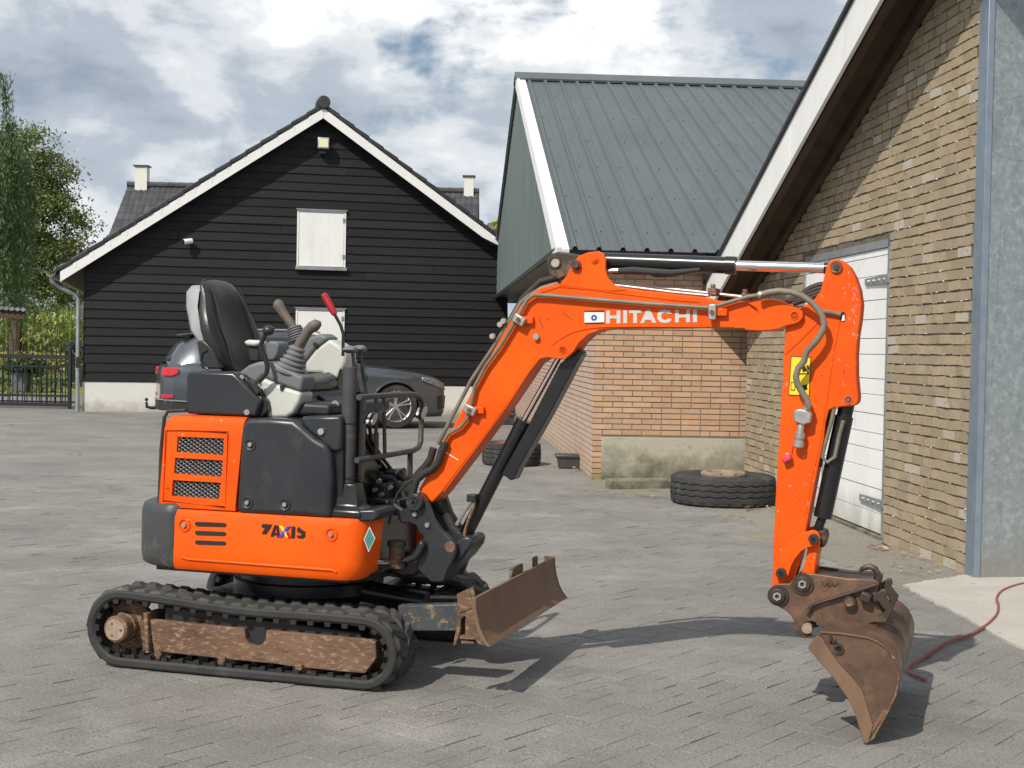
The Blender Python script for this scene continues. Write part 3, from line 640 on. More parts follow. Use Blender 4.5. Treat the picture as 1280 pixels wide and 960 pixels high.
# =================================================================== PLANTS
def leaf_cloud(mb, pts, size, up=.3, wd=.32):
    n = len(pts)
    a = rng.normal(size=(n, 3)); a /= np.linalg.norm(a, axis=1)[:, None]
    b = rng.normal(size=(n, 3)); b[:, 2] -= up; b -= a*(a*b).sum(1)[:, None]; b /= np.linalg.norm(b, axis=1)[:, None]
    s = size*rng.uniform(.6, 1.4, size=(n, 1))
    o = len(mb.v); P = np.asarray(pts)
    v = np.stack([P-b*s*.6, P+np.cross(a, b)*s*wd, P+b*s*.6, P-np.cross(a, b)*s*wd], 1).reshape(-1, 3)
    mb.v += [tuple(q) for q in v]; mb.f += [(o+4*i, o+4*i+1, o+4*i+2, o+4*i+3) for i in range(n)]
def clumps(center, rad, n, cr, per, hollow=.45):
    out = []
    for _ in range(n):
        d = rng.normal(size=3); d /= np.linalg.norm(d); q = np.asarray(center)+d*np.asarray(rad)*rng.uniform(hollow, 1)
        r = cr*rng.uniform(.5, 1.3)
        out.append(q+rng.normal(size=(per, 3))*r*np.array([.55, .55, .4]))
    return np.concatenate(out)
def tree(name, base, blobs, m, leaf, label, cat, trunk_h, tr, per=105, branches=True):
    root = empty(name, base); tag(root, label, cat, 'trees beyond the maize field' if name == 'field_tree' else None); bx = Vector(base)
    T_ = Part(root); T_.tube([bx, bx+Vector((.1, 0, trunk_h*.4)), bx+Vector((0, .1, trunk_h))], [tr, tr*.75, tr*.45], 10)
    for (c, rad, n, cr) in blobs:
        q = bx+Vector(c); p0 = bx+Vector((0, 0, trunk_h*random.uniform(.4, .9)))
        T_.tube([p0, p0.lerp(q, .5)+Vector((0, 0, .3)), q], [tr*.4, tr*.25, tr*.08], 6)
        for _ in range(5):
            e = q+Vector((random.gauss(0, rad[0]*.5), random.gauss(0, rad[1]*.5), random.gauss(0, rad[2]*.5)))
            T_.tube([p0.lerp(q, .6), e], [tr*.14, tr*.04], 5)
    T_.build('trunk', M['bark'])
    C_ = Part(root)
    for (c, rad, n, cr) in blobs: leaf_cloud(C_, clumps(np.array(bx)+np.array(c), rad, n, cr, per), leaf)
    C_.build('crown', m, smooth=0)
    return root
tb = at_depth(18, 430, 62); tx = tb.x
tree('broadleaf_tree', (tx, 62, 0), [((.5, 0, 8.6), (1.9, 1.8, 2.2), 80, .55), ((-1.5, 0, 7.0), (2.2, 2, 2.6), 70, .6), ((1.5, -.3, 6.4), (1.9, 1.8, 1.7), 75, .5), ((.8, .3, 4.6), (2.3, 2, 1.5), 80, .5), ((2.3, 0, 3.5), (1.6, 1.2, .6), 26, .35), ((-2, 0, 3.8), (2, 2, 1.4), 34, .6), ((.3, 0, 7.0), (1.2, 1.2, 2.4), 50, .5)],
     M['leaf_tree'], .125, 'tall broadleaf tree with ragged crown between the willow and the black barn', 'tree', 6.5, .32)
for (px, Y, c, mm, lab, nm) in ((70, 96, [((0, 0, 2.6), (2.4, 2, 2.2), 80, .6)], 'leaf_dark', 'rounded dark green tree standing behind the maize field', 'field_tree'),
                                (22, 100, [((0, 0, 2.4), (2.6, 2, 2.0), 80, .6)], 'leaf_dark', 'dark tree behind the maize, left of the rounded one and partly under the willow', 'field_tree'),
                                (112, 92, [((0, 0, 2.2), (2.0, 2, 1.9), 60, .6)], 'leaf_hedge', 'green tree behind the maize, hidden mostly by the barn corner', 'field_tree'),
                                (628, 64, [((0, 0, 5.6), (1.5, 1.5, 1.5), 60, .4)], 'leaf_yellow', 'yellow green tree top seen between black barn and brick outbuilding', 'garden_tree')):
    b = at_depth(px, 430, Y); tree(nm, (b.x, Y, 0), c, M[mm], .2, lab, 'tree', c[0][0][2], .2, per=52)
# willow
wb = at_depth(-42, 430, 44); wil = empty('willow_tree', (wb.x, 44, 0)); tag(wil, 'weeping willow with long hanging green strands at the left edge', 'tree')
Part(wil).tube([(wb.x, 44, 0), (wb.x+.1, 44, 3), (wb.x, 44, 7.6)], [.45, .35, .14], 12).build('trunk', M['bark'])
wc, wt = Part(wil), Part(wil); pts = []
for k in range(170):
    a = random.uniform(0, 6.283); r = random.uniform(.3, 1.0)**.6*2.0
    x = wb.x+r*math.cos(a); y = 44+r*math.sin(a); ztop = 8.9-(r/2.0)**2*2.6+random.uniform(-.6, .5); zbot = random.uniform(1.3, 4.5)
    if r > 1.7 and math.cos(a) > .3: ztop = min(ztop, 7.2); zbot = random.uniform(1.4, 3.6)
    n = int((ztop-zbot)*13); sw = random.uniform(-.35, .35)
    for i in range(n):
        t = i/n; pts.append((x+sw*t*t+random.gauss(0, .07), y+random.gauss(0, .07), ztop-(ztop-zbot)*t))
    if k % 4 == 0: wt.tube([(wb.x, 44, 6.2), (wb.x+(x-wb.x)*.6, 44+(y-44)*.6, ztop+.2), (x, y, ztop-.3)], [.06, .03, .01], 5)
for k in range(5):
    x = wb.x+1.25+random.uniform(-.25, .15); pts += [(x+.04*i*.2+random.gauss(0, .06), 43.5+random.gauss(0, .06), 9.4-i*.06) for i in range(50)]
pts = pts+[(a+random.gauss(0, .06), b+random.gauss(0, .06), c+random.gauss(0, .05)) for a, b, c in pts]; pts = pts+[(a+random.gauss(0, .07), b+random.gauss(0, .07), c+random.gauss(0, .06)) for a, b, c in pts]; leaf_cloud(wc, pts, .135, 3.2, .13); wc.build('crown', M['leaf_willow'], smooth=0); wt.build('branch', M['bark'])
# maize
mz = MB()
for k in range(2600):
    x = random.uniform(-46, -13); y = 62+.75*int(random.uniform(0, 22)); h = random.uniform(2.2, 2.75)
    mz.tube([(x, y, 0), (x, y, h)], .014, 4)
    for q in range(7):
        a = random.uniform(0, 6.28); zz = h*random.uniform(.35, 1); l = random.uniform(.4, .85); c, s = math.cos(a), math.sin(a); w = .07
        p = [(0, 0), (.35, .28), (.75, .25), (1, -.05)]
        o = len(mz.v)
        for t, up_ in p:
            ww = w*(1-t*.8); mz.v += [(x+c*l*t-s*ww, y+s*l*t+c*ww, zz+up_*l), (x+c*l*t+s*ww, y+s*l*t-c*ww, zz+up_*l)]
        mz.f += [(o+2*i, o+2*i+1, o+2*i+3, o+2*i+2) for i in range(3)]
tag(mz.build('maize_field', M['leaf_maize'], smooth=0), 'field of tall green maize beyond the gate', 'crop', kind='stuff')
hg = MB(); leaf_cloud(hg, np.stack([rng.uniform(-46, -14, 11000), rng.normal(59, .4, 11000), rng.uniform(0, 1, 11000)**.6*.8], 1), .17)
h1 = hg.build('flowering_hedge', M['leaf_yellow'], smooth=0); tag(h1, 'low yellow green flowering hedge in front of the maize', 'hedge')
gr = MB(); leaf_cloud(gr, np.stack([rng.uniform(-24, -12, 9000), rng.uniform(34, 58, 9000), rng.uniform(0, .07, 9000)], 1), .09, -1)
tag(gr.build('lawn_grass', M['leaf_hedge'], smooth=0), kind='stuff')
def potplant(px, py, w, h, br, bz, m, label):
    p = ground(px, py); r = empty('potted_plant', (p.x, p.y, 0)); tag(r, label, 'plant', 'potted shrubs behind the gate')
    q = Part(r); q.box((p.x, p.y, h/2), (w*.74, w*.74, h), taper=1.32); q.build('planter', M['pot'], bevel=.01)
    Part(r).box((p.x, p.y, h+.005), (w, w, .05)).build('planter_rim', M['pot'], bevel=.008)
    f = Part(r); leaf_cloud(f, clumps((p.x, p.y, h+bz), br, 60, .16, 44, .2), .10); f.build('foliage', m, smooth=0)
    Part(r).tube([(p.x, p.y, h*.9), (p.x, p.y, h+bz)], .03, 6).build('stem', M['bark'])
potplant(27, 491, .44, .50, (.62, .5, .26), .22, M['leaf_dark'], 'rounded dark bush in a square grey planter behind the gate')
potplant(94, 477, .5, .5, (.3, .3, .42), .5, mat('leaf_pale', (.16, .19, .12), (.32, .33, .27), 3, .7, isl=.3), 'pale flowering shrub in grey planter beside the barn downpipe')
# shelter roof at the left edge
s0 = at_depth(31, 400, 40); sh = empty('shelter', (s0.x-1.5, 41, 0)); tag(sh, 'small shelter with brown fascia and corrugated roof edge under the willow', 'shelter')
Part(sh).prism([(s0.x-4, 2.02+.12), (s0.x, 1.94), (s0.x, 2.16), (s0.x-4, 2.4)], 40, 40.06).build('fascia', M['brownwood'], bevel=.005)
rs = Part(sh); r0, r1 = [], []
for i in range(101):
    x = s0.x-4+4.02*i/100; zz = 2.36-.2*i/100+.03*math.sin(i*1.57); r0.append((x, 39.9, zz+.02)); r1.append((x-.5, 41.6, zz+.12))
rs.loft([r0, r1], caps=False, loop=False).build('roof_sheet', M['zinc'], smooth=40)
for dx, dy in ((-.15, .1), (-3.6, .1), (-.15, 2.6), (-3.6, 2.6)):
    if dx < -1: Part(sh).box((s0.x+dx, 40+dy, 1.05), (.12, .12, 2.1)).build('post', M['brownwood'], bevel=.005)
# =================================================================== GATE
g0 = ground(88, 511); gt = empty('metal_gate', (g0.x-1, g0.y, 0)); tag(gt, 'black metal sliding gate of thin upright bars beside the barn', 'gate')
GY = g0.y; gx1 = g0.x; gx0 = gx1-5.2
def gz_(py, px=50): return at_depth(px, py, GY).z
Gp = lambda: Part(gt)
for (ya, yb) in ((443.5, 448), (457, 459), (493, 496), (503.5, 507.5)):
    Gp().box(((gx0+gx1)/2, GY, (gz_(ya)+gz_(yb))/2), (gx1-gx0, .045, gz_(ya)-gz_(yb))).build('rail', M['gate'], smooth=0)
for i in range(33):
    x = gx1-.17-i*.152
    Gp().box((x, GY, (gz_(458)+gz_(505))/2), (.02, .02, gz_(458)-gz_(505))).build('bar', M['gate'], smooth=0)
Gp().box((gx1-.02, GY+.005, gz_(433)/2), (.068, .068, gz_(433))).build('gate_post', M['gate'], bevel=.006)
fc = empty('spiked_fence', (gx0+1, GY+.35, 0)); tag(fc, 'black fence of slim pointed bars rising just behind the sliding gate', 'fence')
for i in range(51):
    x = gx1-.12-i*.098; top = gz_(430 if i % 6 else 424)
    Part(fc).tube([(x, GY+.35, .05), (x, GY+.35, top-.05), (x, GY+.35, top)], [.011, .011, .002], 6).build('bar', M['gate'])
for zz in (.12, gz_(447)): Part(fc).box(((gx0+gx1)/2, GY+.35, zz), (gx1-gx0, .03, .035)).build('rail', M['gate'], smooth=0)
# =================================================================== CAR
CW = ground(493, 535.5); cpsi = R(18); cf = Vector((math.cos(cpsi), math.sin(cpsi), 0)); cl_ = Vector((-cf.y, cf.x, 0))
suv = empty('parked_suv', tuple(CW+cf*-1.5*.94+cl_*.86*.94), cpsi); suv.scale = (.94, .94, .94); tag(suv, 'dark grey estate SUV parked sideways in front of the black barn', 'car')
Vb = lambda: MB()
def vb(mb, name, m, parent=None, **k): return mb.build(name, m, parent or suv, **k)
def boolean_cut(o, cutters):
    for c in cutters:
        md = o.modifiers.new('cut', 'BOOLEAN'); md.operation = 'DIFFERENCE'; md.object = c; md.solver = 'EXACT'
    bpy.context.view_layer.update(); dg = bpy.context.evaluated_depsgraph_get()
    me = bpy.data.meshes.new_from_object(o.evaluated_get(dg)); o.modifiers.clear(); old = o.data; mats = list(old.materials); o.data = me
    for c in cutters: bpy.data.objects.remove(c)
    me.set_sharp_from_angle(angle=R(28)); return o
# stations: x, half width, z bottom, shoulder z, top z
STN = [(2.50, .60, .34, .62, .66), (2.44, .80, .24, .74, .80), (2.28, .92, .21, .86, .93), (1.95, .97, .20, .93, 1.01), (1.5, .985, .22, .98, 1.075), (1.0, .985, .24, 1.01, 1.13), (.7, .98, .25, 1.02, 1.12), (0, .985, .25, 1.03, 1.11), (-.8, .985, .25, 1.05, 1.13), (-1.5, .985, .25, 1.06, 1.15), (-2.1, .97, .27, 1.05, 1.15), (-2.42, .90, .31, 1.02, 1.12), (-2.56, .78, .36, .96, 1.06), (-2.60, .66, .44, .86, .98)]
def ring(x, w, zb, zs, zt_):
    h = [(0, zb), (w*.80, zb), (w*.95, zb+.05), (w*.99, zb+.20), (w, (zb+zs)*.55), (w*.985, zs-.10), (w*.955, zs), (w*.88, (zs+zt_*2)/3+.01), (w*.5, zt_+.015), (0, zt_+.02)]
    return [(x, -y, z) for y, z in h]+[(x, y, z) for y, z in h[-2:0:-1]]
bd = vb(Vb().loft([ring(*s) for s in STN]), 'body', M['car'], smooth=50)
cts = []
for x in (1.5, -1.5): cts.append(MB().cyl((x, -1.2, .40), (x, 1.2, .40), .445, 40).build('cut', None))
for c in cts: c.matrix_world = suv.matrix_basis.copy()
bpy.context.view_layer.update()
boolean_cut(bd, cts)
# bumper lower band, sills, arches
for xs in ((.98, -.98),): vb(Vb().box((0, -.975, .30), (2.0, .04, .13)), 'sill', M['carplas'], bevel=.02); vb(Vb().box((0, -.988, .375), (1.98, .012, .02)), 'sill_trim', M['alloy'], bevel=.003)
for x in (1.5, -1.5):
    for s in (-1, 1):
        arc = [(x+.455*math.cos(R(a)), s*.975, .40+.455*math.sin(R(a))) for a in range(-10, 191, 10)]
        vb(Vb().tube(arc, .022, 6), 'arch_trim', M['car'])
        vb(Vb().cyl((x, s*.55, .40), (x, s*.60, .40), .44, 24), 'wheel_well', M['black'])
        w = Vb(); yo = s*.955
        prof = [(.30, -.22), (.385, -.22), (.405, -.18), (.405, -.04), (.385, .0), (.30, .004), (.285, -.02)]
        w.lathe(prof, (x, yo, .405), (0, s, 0), 36); ty = vb(w, 'wheel', M['tyre'])
        rm = MB().lathe([(.295, -.02), (.285, .0), (.27, -.01), (.262, -.12)], (x, yo, .405), (0, s, 0), 36)
        rim = rm.build('rim', M['alloy'], ty)
        sp = MB()
        for q in range(5):
            for d in (-.10, .10):
                a = q*1.2566+d+.3; a2 = q*1.2566+d*1.5+.3
                p0 = Vector((x+.05*math.cos(a), yo-s*.02, .405+.05*math.sin(a))); p1 = Vector((x+.275*math.cos(a2), yo-s*.01, .405+.275*math.sin(a2)))
                sp.tube([p0, p0.lerp(p1, .5), p1], [.02, .017, .022], 6)
        sp.cyl((x, yo-s*.05, .405), (x, yo-s*.005, .405), .055, 16); sp.build('spokes', M['alloy'], ty)
        MB().cyl((x, yo-s*.17, .405), (x, yo-s*.15, .405), .2, 20).build('brake_disc', M['char_worn'], ty)
# greenhouse
GH = [(1.00, .60, 1.13), (.10, .74, 1.665), (-.4, .745, 1.715), (-1.2, .735, 1.715), (-1.95, .70, 1.645), (-2.30, .66, 1.45), (-2.50, .64, 1.13)]
BELT = [(1.02, .90), (.45, .925), (-.4, .93), (-1.2, .93), (-1.95, .90), (-2.28, .86), (-2.50, .79)]
rings = []
for (xt, wt_, zt_), (xb, wb_) in zip(GH, BELT):
    rings.append([(xb, -wb_, 1.05), (xt, -wt_-.02, zt_-.06), (xt, -wt_+.08, zt_-.005), (xt, 0, zt_+.02), (xt, wt_-.08, zt_-.005), (xt, wt_+.02, zt_-.06), (xb, wb_, 1.05)])
vb(Vb().loft(rings, caps=False, loop=False), 'roof', M['car'], smooth=45)
def glass(pts, out=.012):
    for s in (-1, 1):
        vs = [(x, s*(wy+out), z) for x, wy, z in pts]; n = len(vs)
        Vb_ = MB().add(vs+[(a, b-s*.008, c) for a, b, c in vs], [tuple(range(n)), tuple(range(2*n-1, n-1, -1))]+[(i, i+n, (i+1) % n+n, (i+1) % n) for i in range(n)])
        vb(Vb_, 'side_window', M['carglass'], smooth=0)
def wy(z, wb_=.93, wt_=.75): return wb_+(wt_-wb_)*(z-1.05)/.61
glass([(.62, wy(1.14), 1.14), (-.28, wy(1.14), 1.14), (-.30, wy(1.60), 1.60), (.02, wy(1.575), 1.575)])
glass([(-.36, wy(1.14), 1.14), (-1.32, wy(1.15), 1.15), (-1.25, wy(1.60), 1.60), (-.38, wy(1.60), 1.60)])
glass([(-1.40, wy(1.16), 1.16), (-1.95, wy(1.22, .90, .72), 1.22), (-1.75, wy(1.54, .91, .73), 1.54), (-1.33, wy(1.59), 1.59)])
vb(Vb().tube([(.7, -.935, 1.115), (-1.0, -.945, 1.12), (-2.0, -.915, 1.14)], .012, 6), 'belt_trim', M['alloy'])
for s in (-1, 1): vb(Vb().tube([(.15, s*.70, 1.70), (0, s*.70, 1.745), (-1.7, s*.68, 1.725), (-1.9, s*.67, 1.67)], .016, 8), 'roof_rail', M['alloy'])
vb(Vb().add([(.97, -.62, 1.15), (.97, .62, 1.15), (.17, .66, 1.66), (.17, -.66, 1.66)], [(0, 1, 2, 3)]), 'windscreen', M['carglass'])
vb(Vb().add([(-2.49, -.60, 1.16), (-2.49, .60, 1.16), (-2.06, .60, 1.63), (-2.06, -.60, 1.63)], [(0, 3, 2, 1)]), 'rear_window', M['carglass'])
vb(Vb().hexa([(-1.95, -.66, 1.645), (-2.30, -.64, 1.60), (-2.30, .64, 1.60), (-1.95, .66, 1.645), (-1.95, -.66, 1.675), (-2.32, -.64, 1.625), (-2.32, .64, 1.625), (-1.95, .66, 1.675)]), 'spoiler', M['car'], bevel=.008)
for s in (-1, 1):
    vb(Vb().loft([[(-2.34, s*.945, .95), (-2.33, s*.935, 1.03), (-2.33, s*.86, 1.03), (-2.34, s*.86, .95)], [(-2.45, s*.915, .90), (-2.45, s*.895, 1.05), (-2.45, s*.80, 1.05), (-2.45, s*.80, .90)], [(-2.62, s*.76, .90), (-2.60, s*.74, 1.04), (-2.5, s*.60, 1.04), (-2.5, s*.60, .90)]]), 'tail_lamp', M['lampred'], bevel=.012)
    vb(Vb().loft([[(-2.42, s*.925, .53), (-2.42, s*.925, .58), (-2.42, s*.86, .58), (-2.42, s*.86, .53)], [(-2.61, s*.74, .50), (-2.61, s*.74, .58), (-2.5, s*.6, .58), (-2.5, s*.6, .50)]]), 'bumper_reflector', M['lampred'], bevel=.01)
    vb(Vb().loft([[(1.98, s*.985, .87), (1.98, s*.965, .94), (1.98, s*.90, .94), (1.98, s*.90, .87)], [(2.28, s*.925, .76), (2.28, s*.90, .90), (2.25, s*.80, .90), (2.25, s*.80, .76)], [(2.47, s*.76, .70), (2.45, s*.74, .82), (2.42, s*.6, .82), (2.42, s*.6, .70)]]), 'headlight', M['lampclear'], bevel=.012)
    vb(Vb().hexa([(2.30, s*.93, .36), (2.47, s*.72, .36), (2.45, s*.70, .36), (2.28, s*.90, .36), (2.27, s*.945, .60), (2.475, s*.76, .60), (2.45, s*.72, .6), (2.25, s*.92, .6)]), 'bumper_vent', M['black'], bevel=.01)
vb(Vb().box((2.47, 0, .62), (.10, .95, .34)), 'grille', M['black'], bevel=.04)
vb(Vb().loft([[(2.52, 0, .20), (2.52, 0, .26), (2.4, 0, .26), (2.4, 0, .2)], [(2.38, -.86, .22), (2.38, -.86, .28), (2.3, -.8, .28), (2.3, -.8, .22)], [(2.0, -.985, .22), (2.0, -.985, .27), (2.0, -.9, .27), (2.0, -.9, .22)]]), 'front_lip', M['carplas'], bevel=.01)
vb(Vb().loft([[(-2.02, -.985, .30), (-2.02, -.985, .45), (-2.02, -.9, .45), (-2.02, -.9, .3)], [(-2.45, -.90, .30), (-2.45, -.90, .47), (-2.4, -.8, .47), (-2.4, -.8, .30)], [(-2.64, -.6, .30), (-2.64, -.6, .48), (-2.5, -.6, .48), (-2.5, -.6, .3)], [(-2.66, .0, .30), (-2.66, .0, .48), (-2.5, .0, .48), (-2.5, .0, .3)]]), 'rear_bumper', M['carplas'], bevel=.015)
vb(Vb().tube([(-2.05, -.992, .46), (-2.44, -.91, .48), (-2.645, -.62, .49), (-2.665, 0, .49)], .014, 6), 'bumper_trim', M['alloy'])
tw_ = Vb().tube([(-2.5, 0, .33), (-2.72, 0, .31), (-2.80, 0, .33), (-2.81, 0, .42)], [.03, .03, .028, .022], 8); tw_.ball((-2.81, 0, .46), .032); vb(tw_, 'tow_bar', M['black'])
vb(Vb().loft([[(.78, -1.0, 1.10), (.78, -1.0, 1.24), (.70, -1.0, 1.24), (.70, -1.0, 1.10)], [(.74, -1.17, 1.12), (.74, -1.17, 1.23), (.69, -1.17, 1.23), (.69, -1.17, 1.12)]]), 'wing_mirror', M['car'], bevel=.02)
for x0 in (.58, -.36, -1.36): vb(Vb().tube([(x0, -.99, .42), (x0-.01, -.997, .75), (x0-.02, -.955, 1.08)], .004, 4), 'door_gap', M['black'])
for x0 in (-.18, -1.2): vb(Vb().box((x0, -.985, .93), (.22, .03, .028)), 'door_handle', M['car'], bevel=.01)
# =================================================================== TYRES, TUBS, KERB, CABLE, LEAVES
def lying_tyre(px, py, R_, H_, ri, label, rimm, rim_h, name='old_tyre', seg=96, lugs=True):
    p = ground(px, py); d = Vector((p.x, p.y, 0)).normalized(); c = Vector((p.x, p.y, 0))+d*R_*.97
    root = empty(name, tuple(c)); tag(root, label, 'tyre', 'old tyres lying flat on the yard')
    hs_ = [0, .03, .10, .16, .20, .24, .30, .34, .38, .44, .48, .52, .58, .62, .66, .72, .78, .88, .97, 1, .98]
    rows = []
    prof = [(ri, .04), (ri+.04, .0), (R_*.90, .0), (R_*.965, .05)]
    nz = 22
    for i in range(nz+1):
        t = .08+.84*i/nz; groove = (i % 5 == 2) and 3 < i < nz-3
        prof.append((R_-(.014 if groove else 0)-.012*(2*t-1)**2, t))
    prof += [(R_*.965, .95), (R_*.90, .995), (R_*.74, 1.0), (ri+.04, .95), (ri, .9), (ri, .6), (ri, .3)]
    for r, t in prof:
        ring_ = []
        for k in range(seg):
            a = 2*math.pi*k/seg; zz = t*H_
            if .12 < t < .88 and r > R_*.96: zz += .007*((k % 4)-1.5 if (k % 4) < 2 else 1.5-(k % 4)+1)
            rr = r
            if lugs and r > R_*.95 and (t < .16 or t > .86) and k % 4 == 0: rr -= .012
            ring_.append((c.x+rr*math.cos(a), c.y+rr*math.sin(a), zz))
        rows.append(ring_)
    Part(root).loft(rows, closed=True).build('tread', M['tyre'], smooth=24)
    rp_ = Part(root); rp_.lathe([(ri*.55, H_*.62), (ri*.98, H_*.64), (ri*1.0, H_*.9), (ri*1.05, H_*1.0), (ri*1.03, H_*1.0+rim_h), (ri*.97, H_*1.0+rim_h), (ri*.80, H_*1.0+rim_h), (ri*.76, H_*.93), (ri*.72, H_*.74), (ri*.56, H_*.74)], (c.x, c.y, 0), (0, 0, 1), 40)
    rp_.build('rim', rimm)
    Part(root).cyl((c.x, c.y, H_*.7), (c.x, c.y, H_*.775), ri*.62, 24).build('hub_hole', M['black'])
    return c
lying_tyre(903, 636, 0.49, .275, .20, 'large truck tyre with rusty rim lying flat where the two brick walls meet', M['rust_pale'], .022)
lying_tyre(639, 583.5, .36, .27, .20, 'smaller tyre with reddish rim lying flat on the yard behind the boom', M['rust_red'], -.03)
def tub(px, py, w, d, h, label):
    p = ground(px, py); c = Vector((p.x, p.y+d/2, 0)); r = empty('rubber_tub', tuple(c)); tag(r, label, 'tub', 'grey tubs along the side wall')
    Part(r).box((c.x, c.y, h/2), (w*.8, d*.8, h), taper=1.2).build('bowl', M['char_worn'], bevel=.012)
    Part(r).box((c.x, c.y, h-.015), (w*1.06, d*1.06, .04)).build('tub_rim', M['char_worn'], bevel=.012)
tub(711, 586, .30, .26, .16, 'small grey tub beside the side wall, close to the wall corner')
tub(632, 531, .36, .3, .2, 'small dark grey tub at the far end of the side wall')
kp = [ground(x, y) for x, y in ((764, 612), (838, 611))]
kb = MB(); kv = (kp[1]-kp[0]).normalized(); kn = Vector((-kv.y, kv.x, 0)); rows = []
for i in range(9):
    p = kp[0]+(kp[1]-kp[0])*i/8; j = random.uniform(-.008, .008)
    rows.append([p+Vector((0, 0, -.02)), p+Vector((0, 0, .085+j))+kn*.01, p+kn*.05+Vector((0, 0, .10+j)), p+kn*.17+Vector((0, 0, .10)), p+kn*.17+Vector((0, 0, -.02))])
tag(kb.loft(rows).build('kerb_stone', M['plinth'], bevel=.004), 'low rough concrete kerb stone lying against the stained plinth', 'kerb')
cp_ = [(1310, 722), (1290, 727), (1268, 732), (1252, 739), (1246, 748), (1248, 758), (1246, 768), (1236, 779), (1222, 788), (1206, 796), (1188, 801), (1170, 811), (1154, 822), (1141, 829), (1134, 836), (1141, 843), (1149, 846), (1157, 850)]
pts = [ground(x, y, .014) for x, y in cp_]
dense = []
for i in range(len(pts)-1):
    p0, p1, p2, p3 = pts[max(i-1, 0)], pts[i], pts[i+1], pts[min(i+2, len(pts)-1)]
    for q in range(5):
        t = q/5; dense.append(.5*((2*p1)+(-p0+p2)*t+(2*p0-5*p1+4*p2-p3)*t*t+(-p0+3*p1-3*p2+p3)*t**3))
dense.append(pts[-1])
cb = empty('power_cable', tuple(pts[0])); tag(cb, 'red brown cable snaking over the concrete pad to the bucket', 'cable')
Part(cb).tube(dense, .0078, 8).build('sheath', M['cable'])
for i in (22, 46, 58): Part(cb).tube([dense[i], dense[i+1]], .0105, 8).build('tape', M['cable'])
lf = MB()
def litter(px0, px1, py0, py1, n, s=.02):
    for _ in range(n):
        p = ground(random.uniform(px0, px1), random.uniform(py0, py1), .012); a = random.uniform(0, 6.28); b = random.uniform(-.7, .7); l = s*random.uniform(.7, 1.8)
        u_ = Vector((math.cos(a), math.sin(a), math.sin(b)*.5))*l; v_ = Vector((-math.sin(a), math.cos(a), random.uniform(-.4, .4)))*l*.5
        q = p+Vector((0, 0, random.uniform(0, .02)))
        lf.add([q-u_, q-v_*.9, q+u_*.9, q+v_], [(0, 1, 2, 3)])
litter(1086, 1112, 678, 688, 24, .022); litter(930, 990, 627, 640, 46, .022); litter(712, 732, 574, 589, 40, .03); litter(636, 650, 521, 533, 22, .035)
litter(1100, 1190, 688, 720, 30, .018); litter(0, 120, 512, 600, 14, .026); litter(0, 640, 530, 700, 8, .014); litter(740, 830, 600, 622, 24, .02)
tag(lf.build('fallen_leaves', M['dead_leaf'], smooth=0), kind='stuff')

lm = MB()
for (cx, cy, sx, sy, n) in ((545, 888, 26, 5, 150), (630, 886, 34, 4, 110), (520, 879, 12, 3, 40)):
    for _ in range(n):
        p = ground(random.gauss(cx, sx), random.gauss(cy, sy), .0035); r = random.uniform(.0012, .0038); a0 = random.uniform(0, 6)
        lm.add([p+Vector((r*random.uniform(.6, 1.6)*math.cos(a0+k*1.257), r*random.uniform(.6, 1.6)*math.sin(a0+k*1.257), 0)) for k in range(5)], [(0, 1, 2, 3, 4)])
tag(lm.build('spilled_grit', M['concrete'], smooth=0), kind='stuff')
# =================================================================== EXCAVATOR
A17 = R(17.0); fx = Vector((math.cos(A17), -math.sin(A17), 0)); ly = Vector((math.sin(A17), math.cos(A17), 0))
MO = ground(470, 867)+ly*.5+fx*(-.595); MO.z = 0
ex = empty('mini_excavator', tuple(MO), -A17); tag(ex, 'orange and charcoal mini excavator on rubber tracks, canopy removed, boom and bucket reaching right', 'excavator')
def mp(px, py, y): w = on_plane(px, py, MO+ly*y, ly)-MO; return (w.dot(fx), w.z)
def mpx(px, py, x): w = on_plane(px, py, MO+fx*x, fx)-MO; return (w.dot(ly), w.z)
def m3(px, py, y): a = mp(px, py, y); return (a[0], y, a[1])
BX, BYY, BETA = .52, -.10, R(-2.0); cb_, sb_ = math.cos(BETA), math.sin(BETA)
bfx = fx*cb_+ly*sb_; bly = -fx*sb_+ly*cb_; BO_ = MO+fx*BX+ly*BYY
def bp(px, py, y=0): w = on_plane(px, py, BO_+bly*y, bly)-BO_; return (w.dot(bfx), w.z)
def bfr(x, y, z): return (BX+x*cb_-y*sb_, BYY+x*sb_+y*cb_, z)
def b3(px, py, y=0): a = bp(px, py, y); return (a[0], y, a[1])
Mb = lambda: MB()
Bb = lambda: MB(bfr)
def mpoly(pts, y): return [mp(x, y_, y) for x, y_ in pts]
def bpoly(pts, y): return [bp(x, y_, y) for x, y_ in pts]
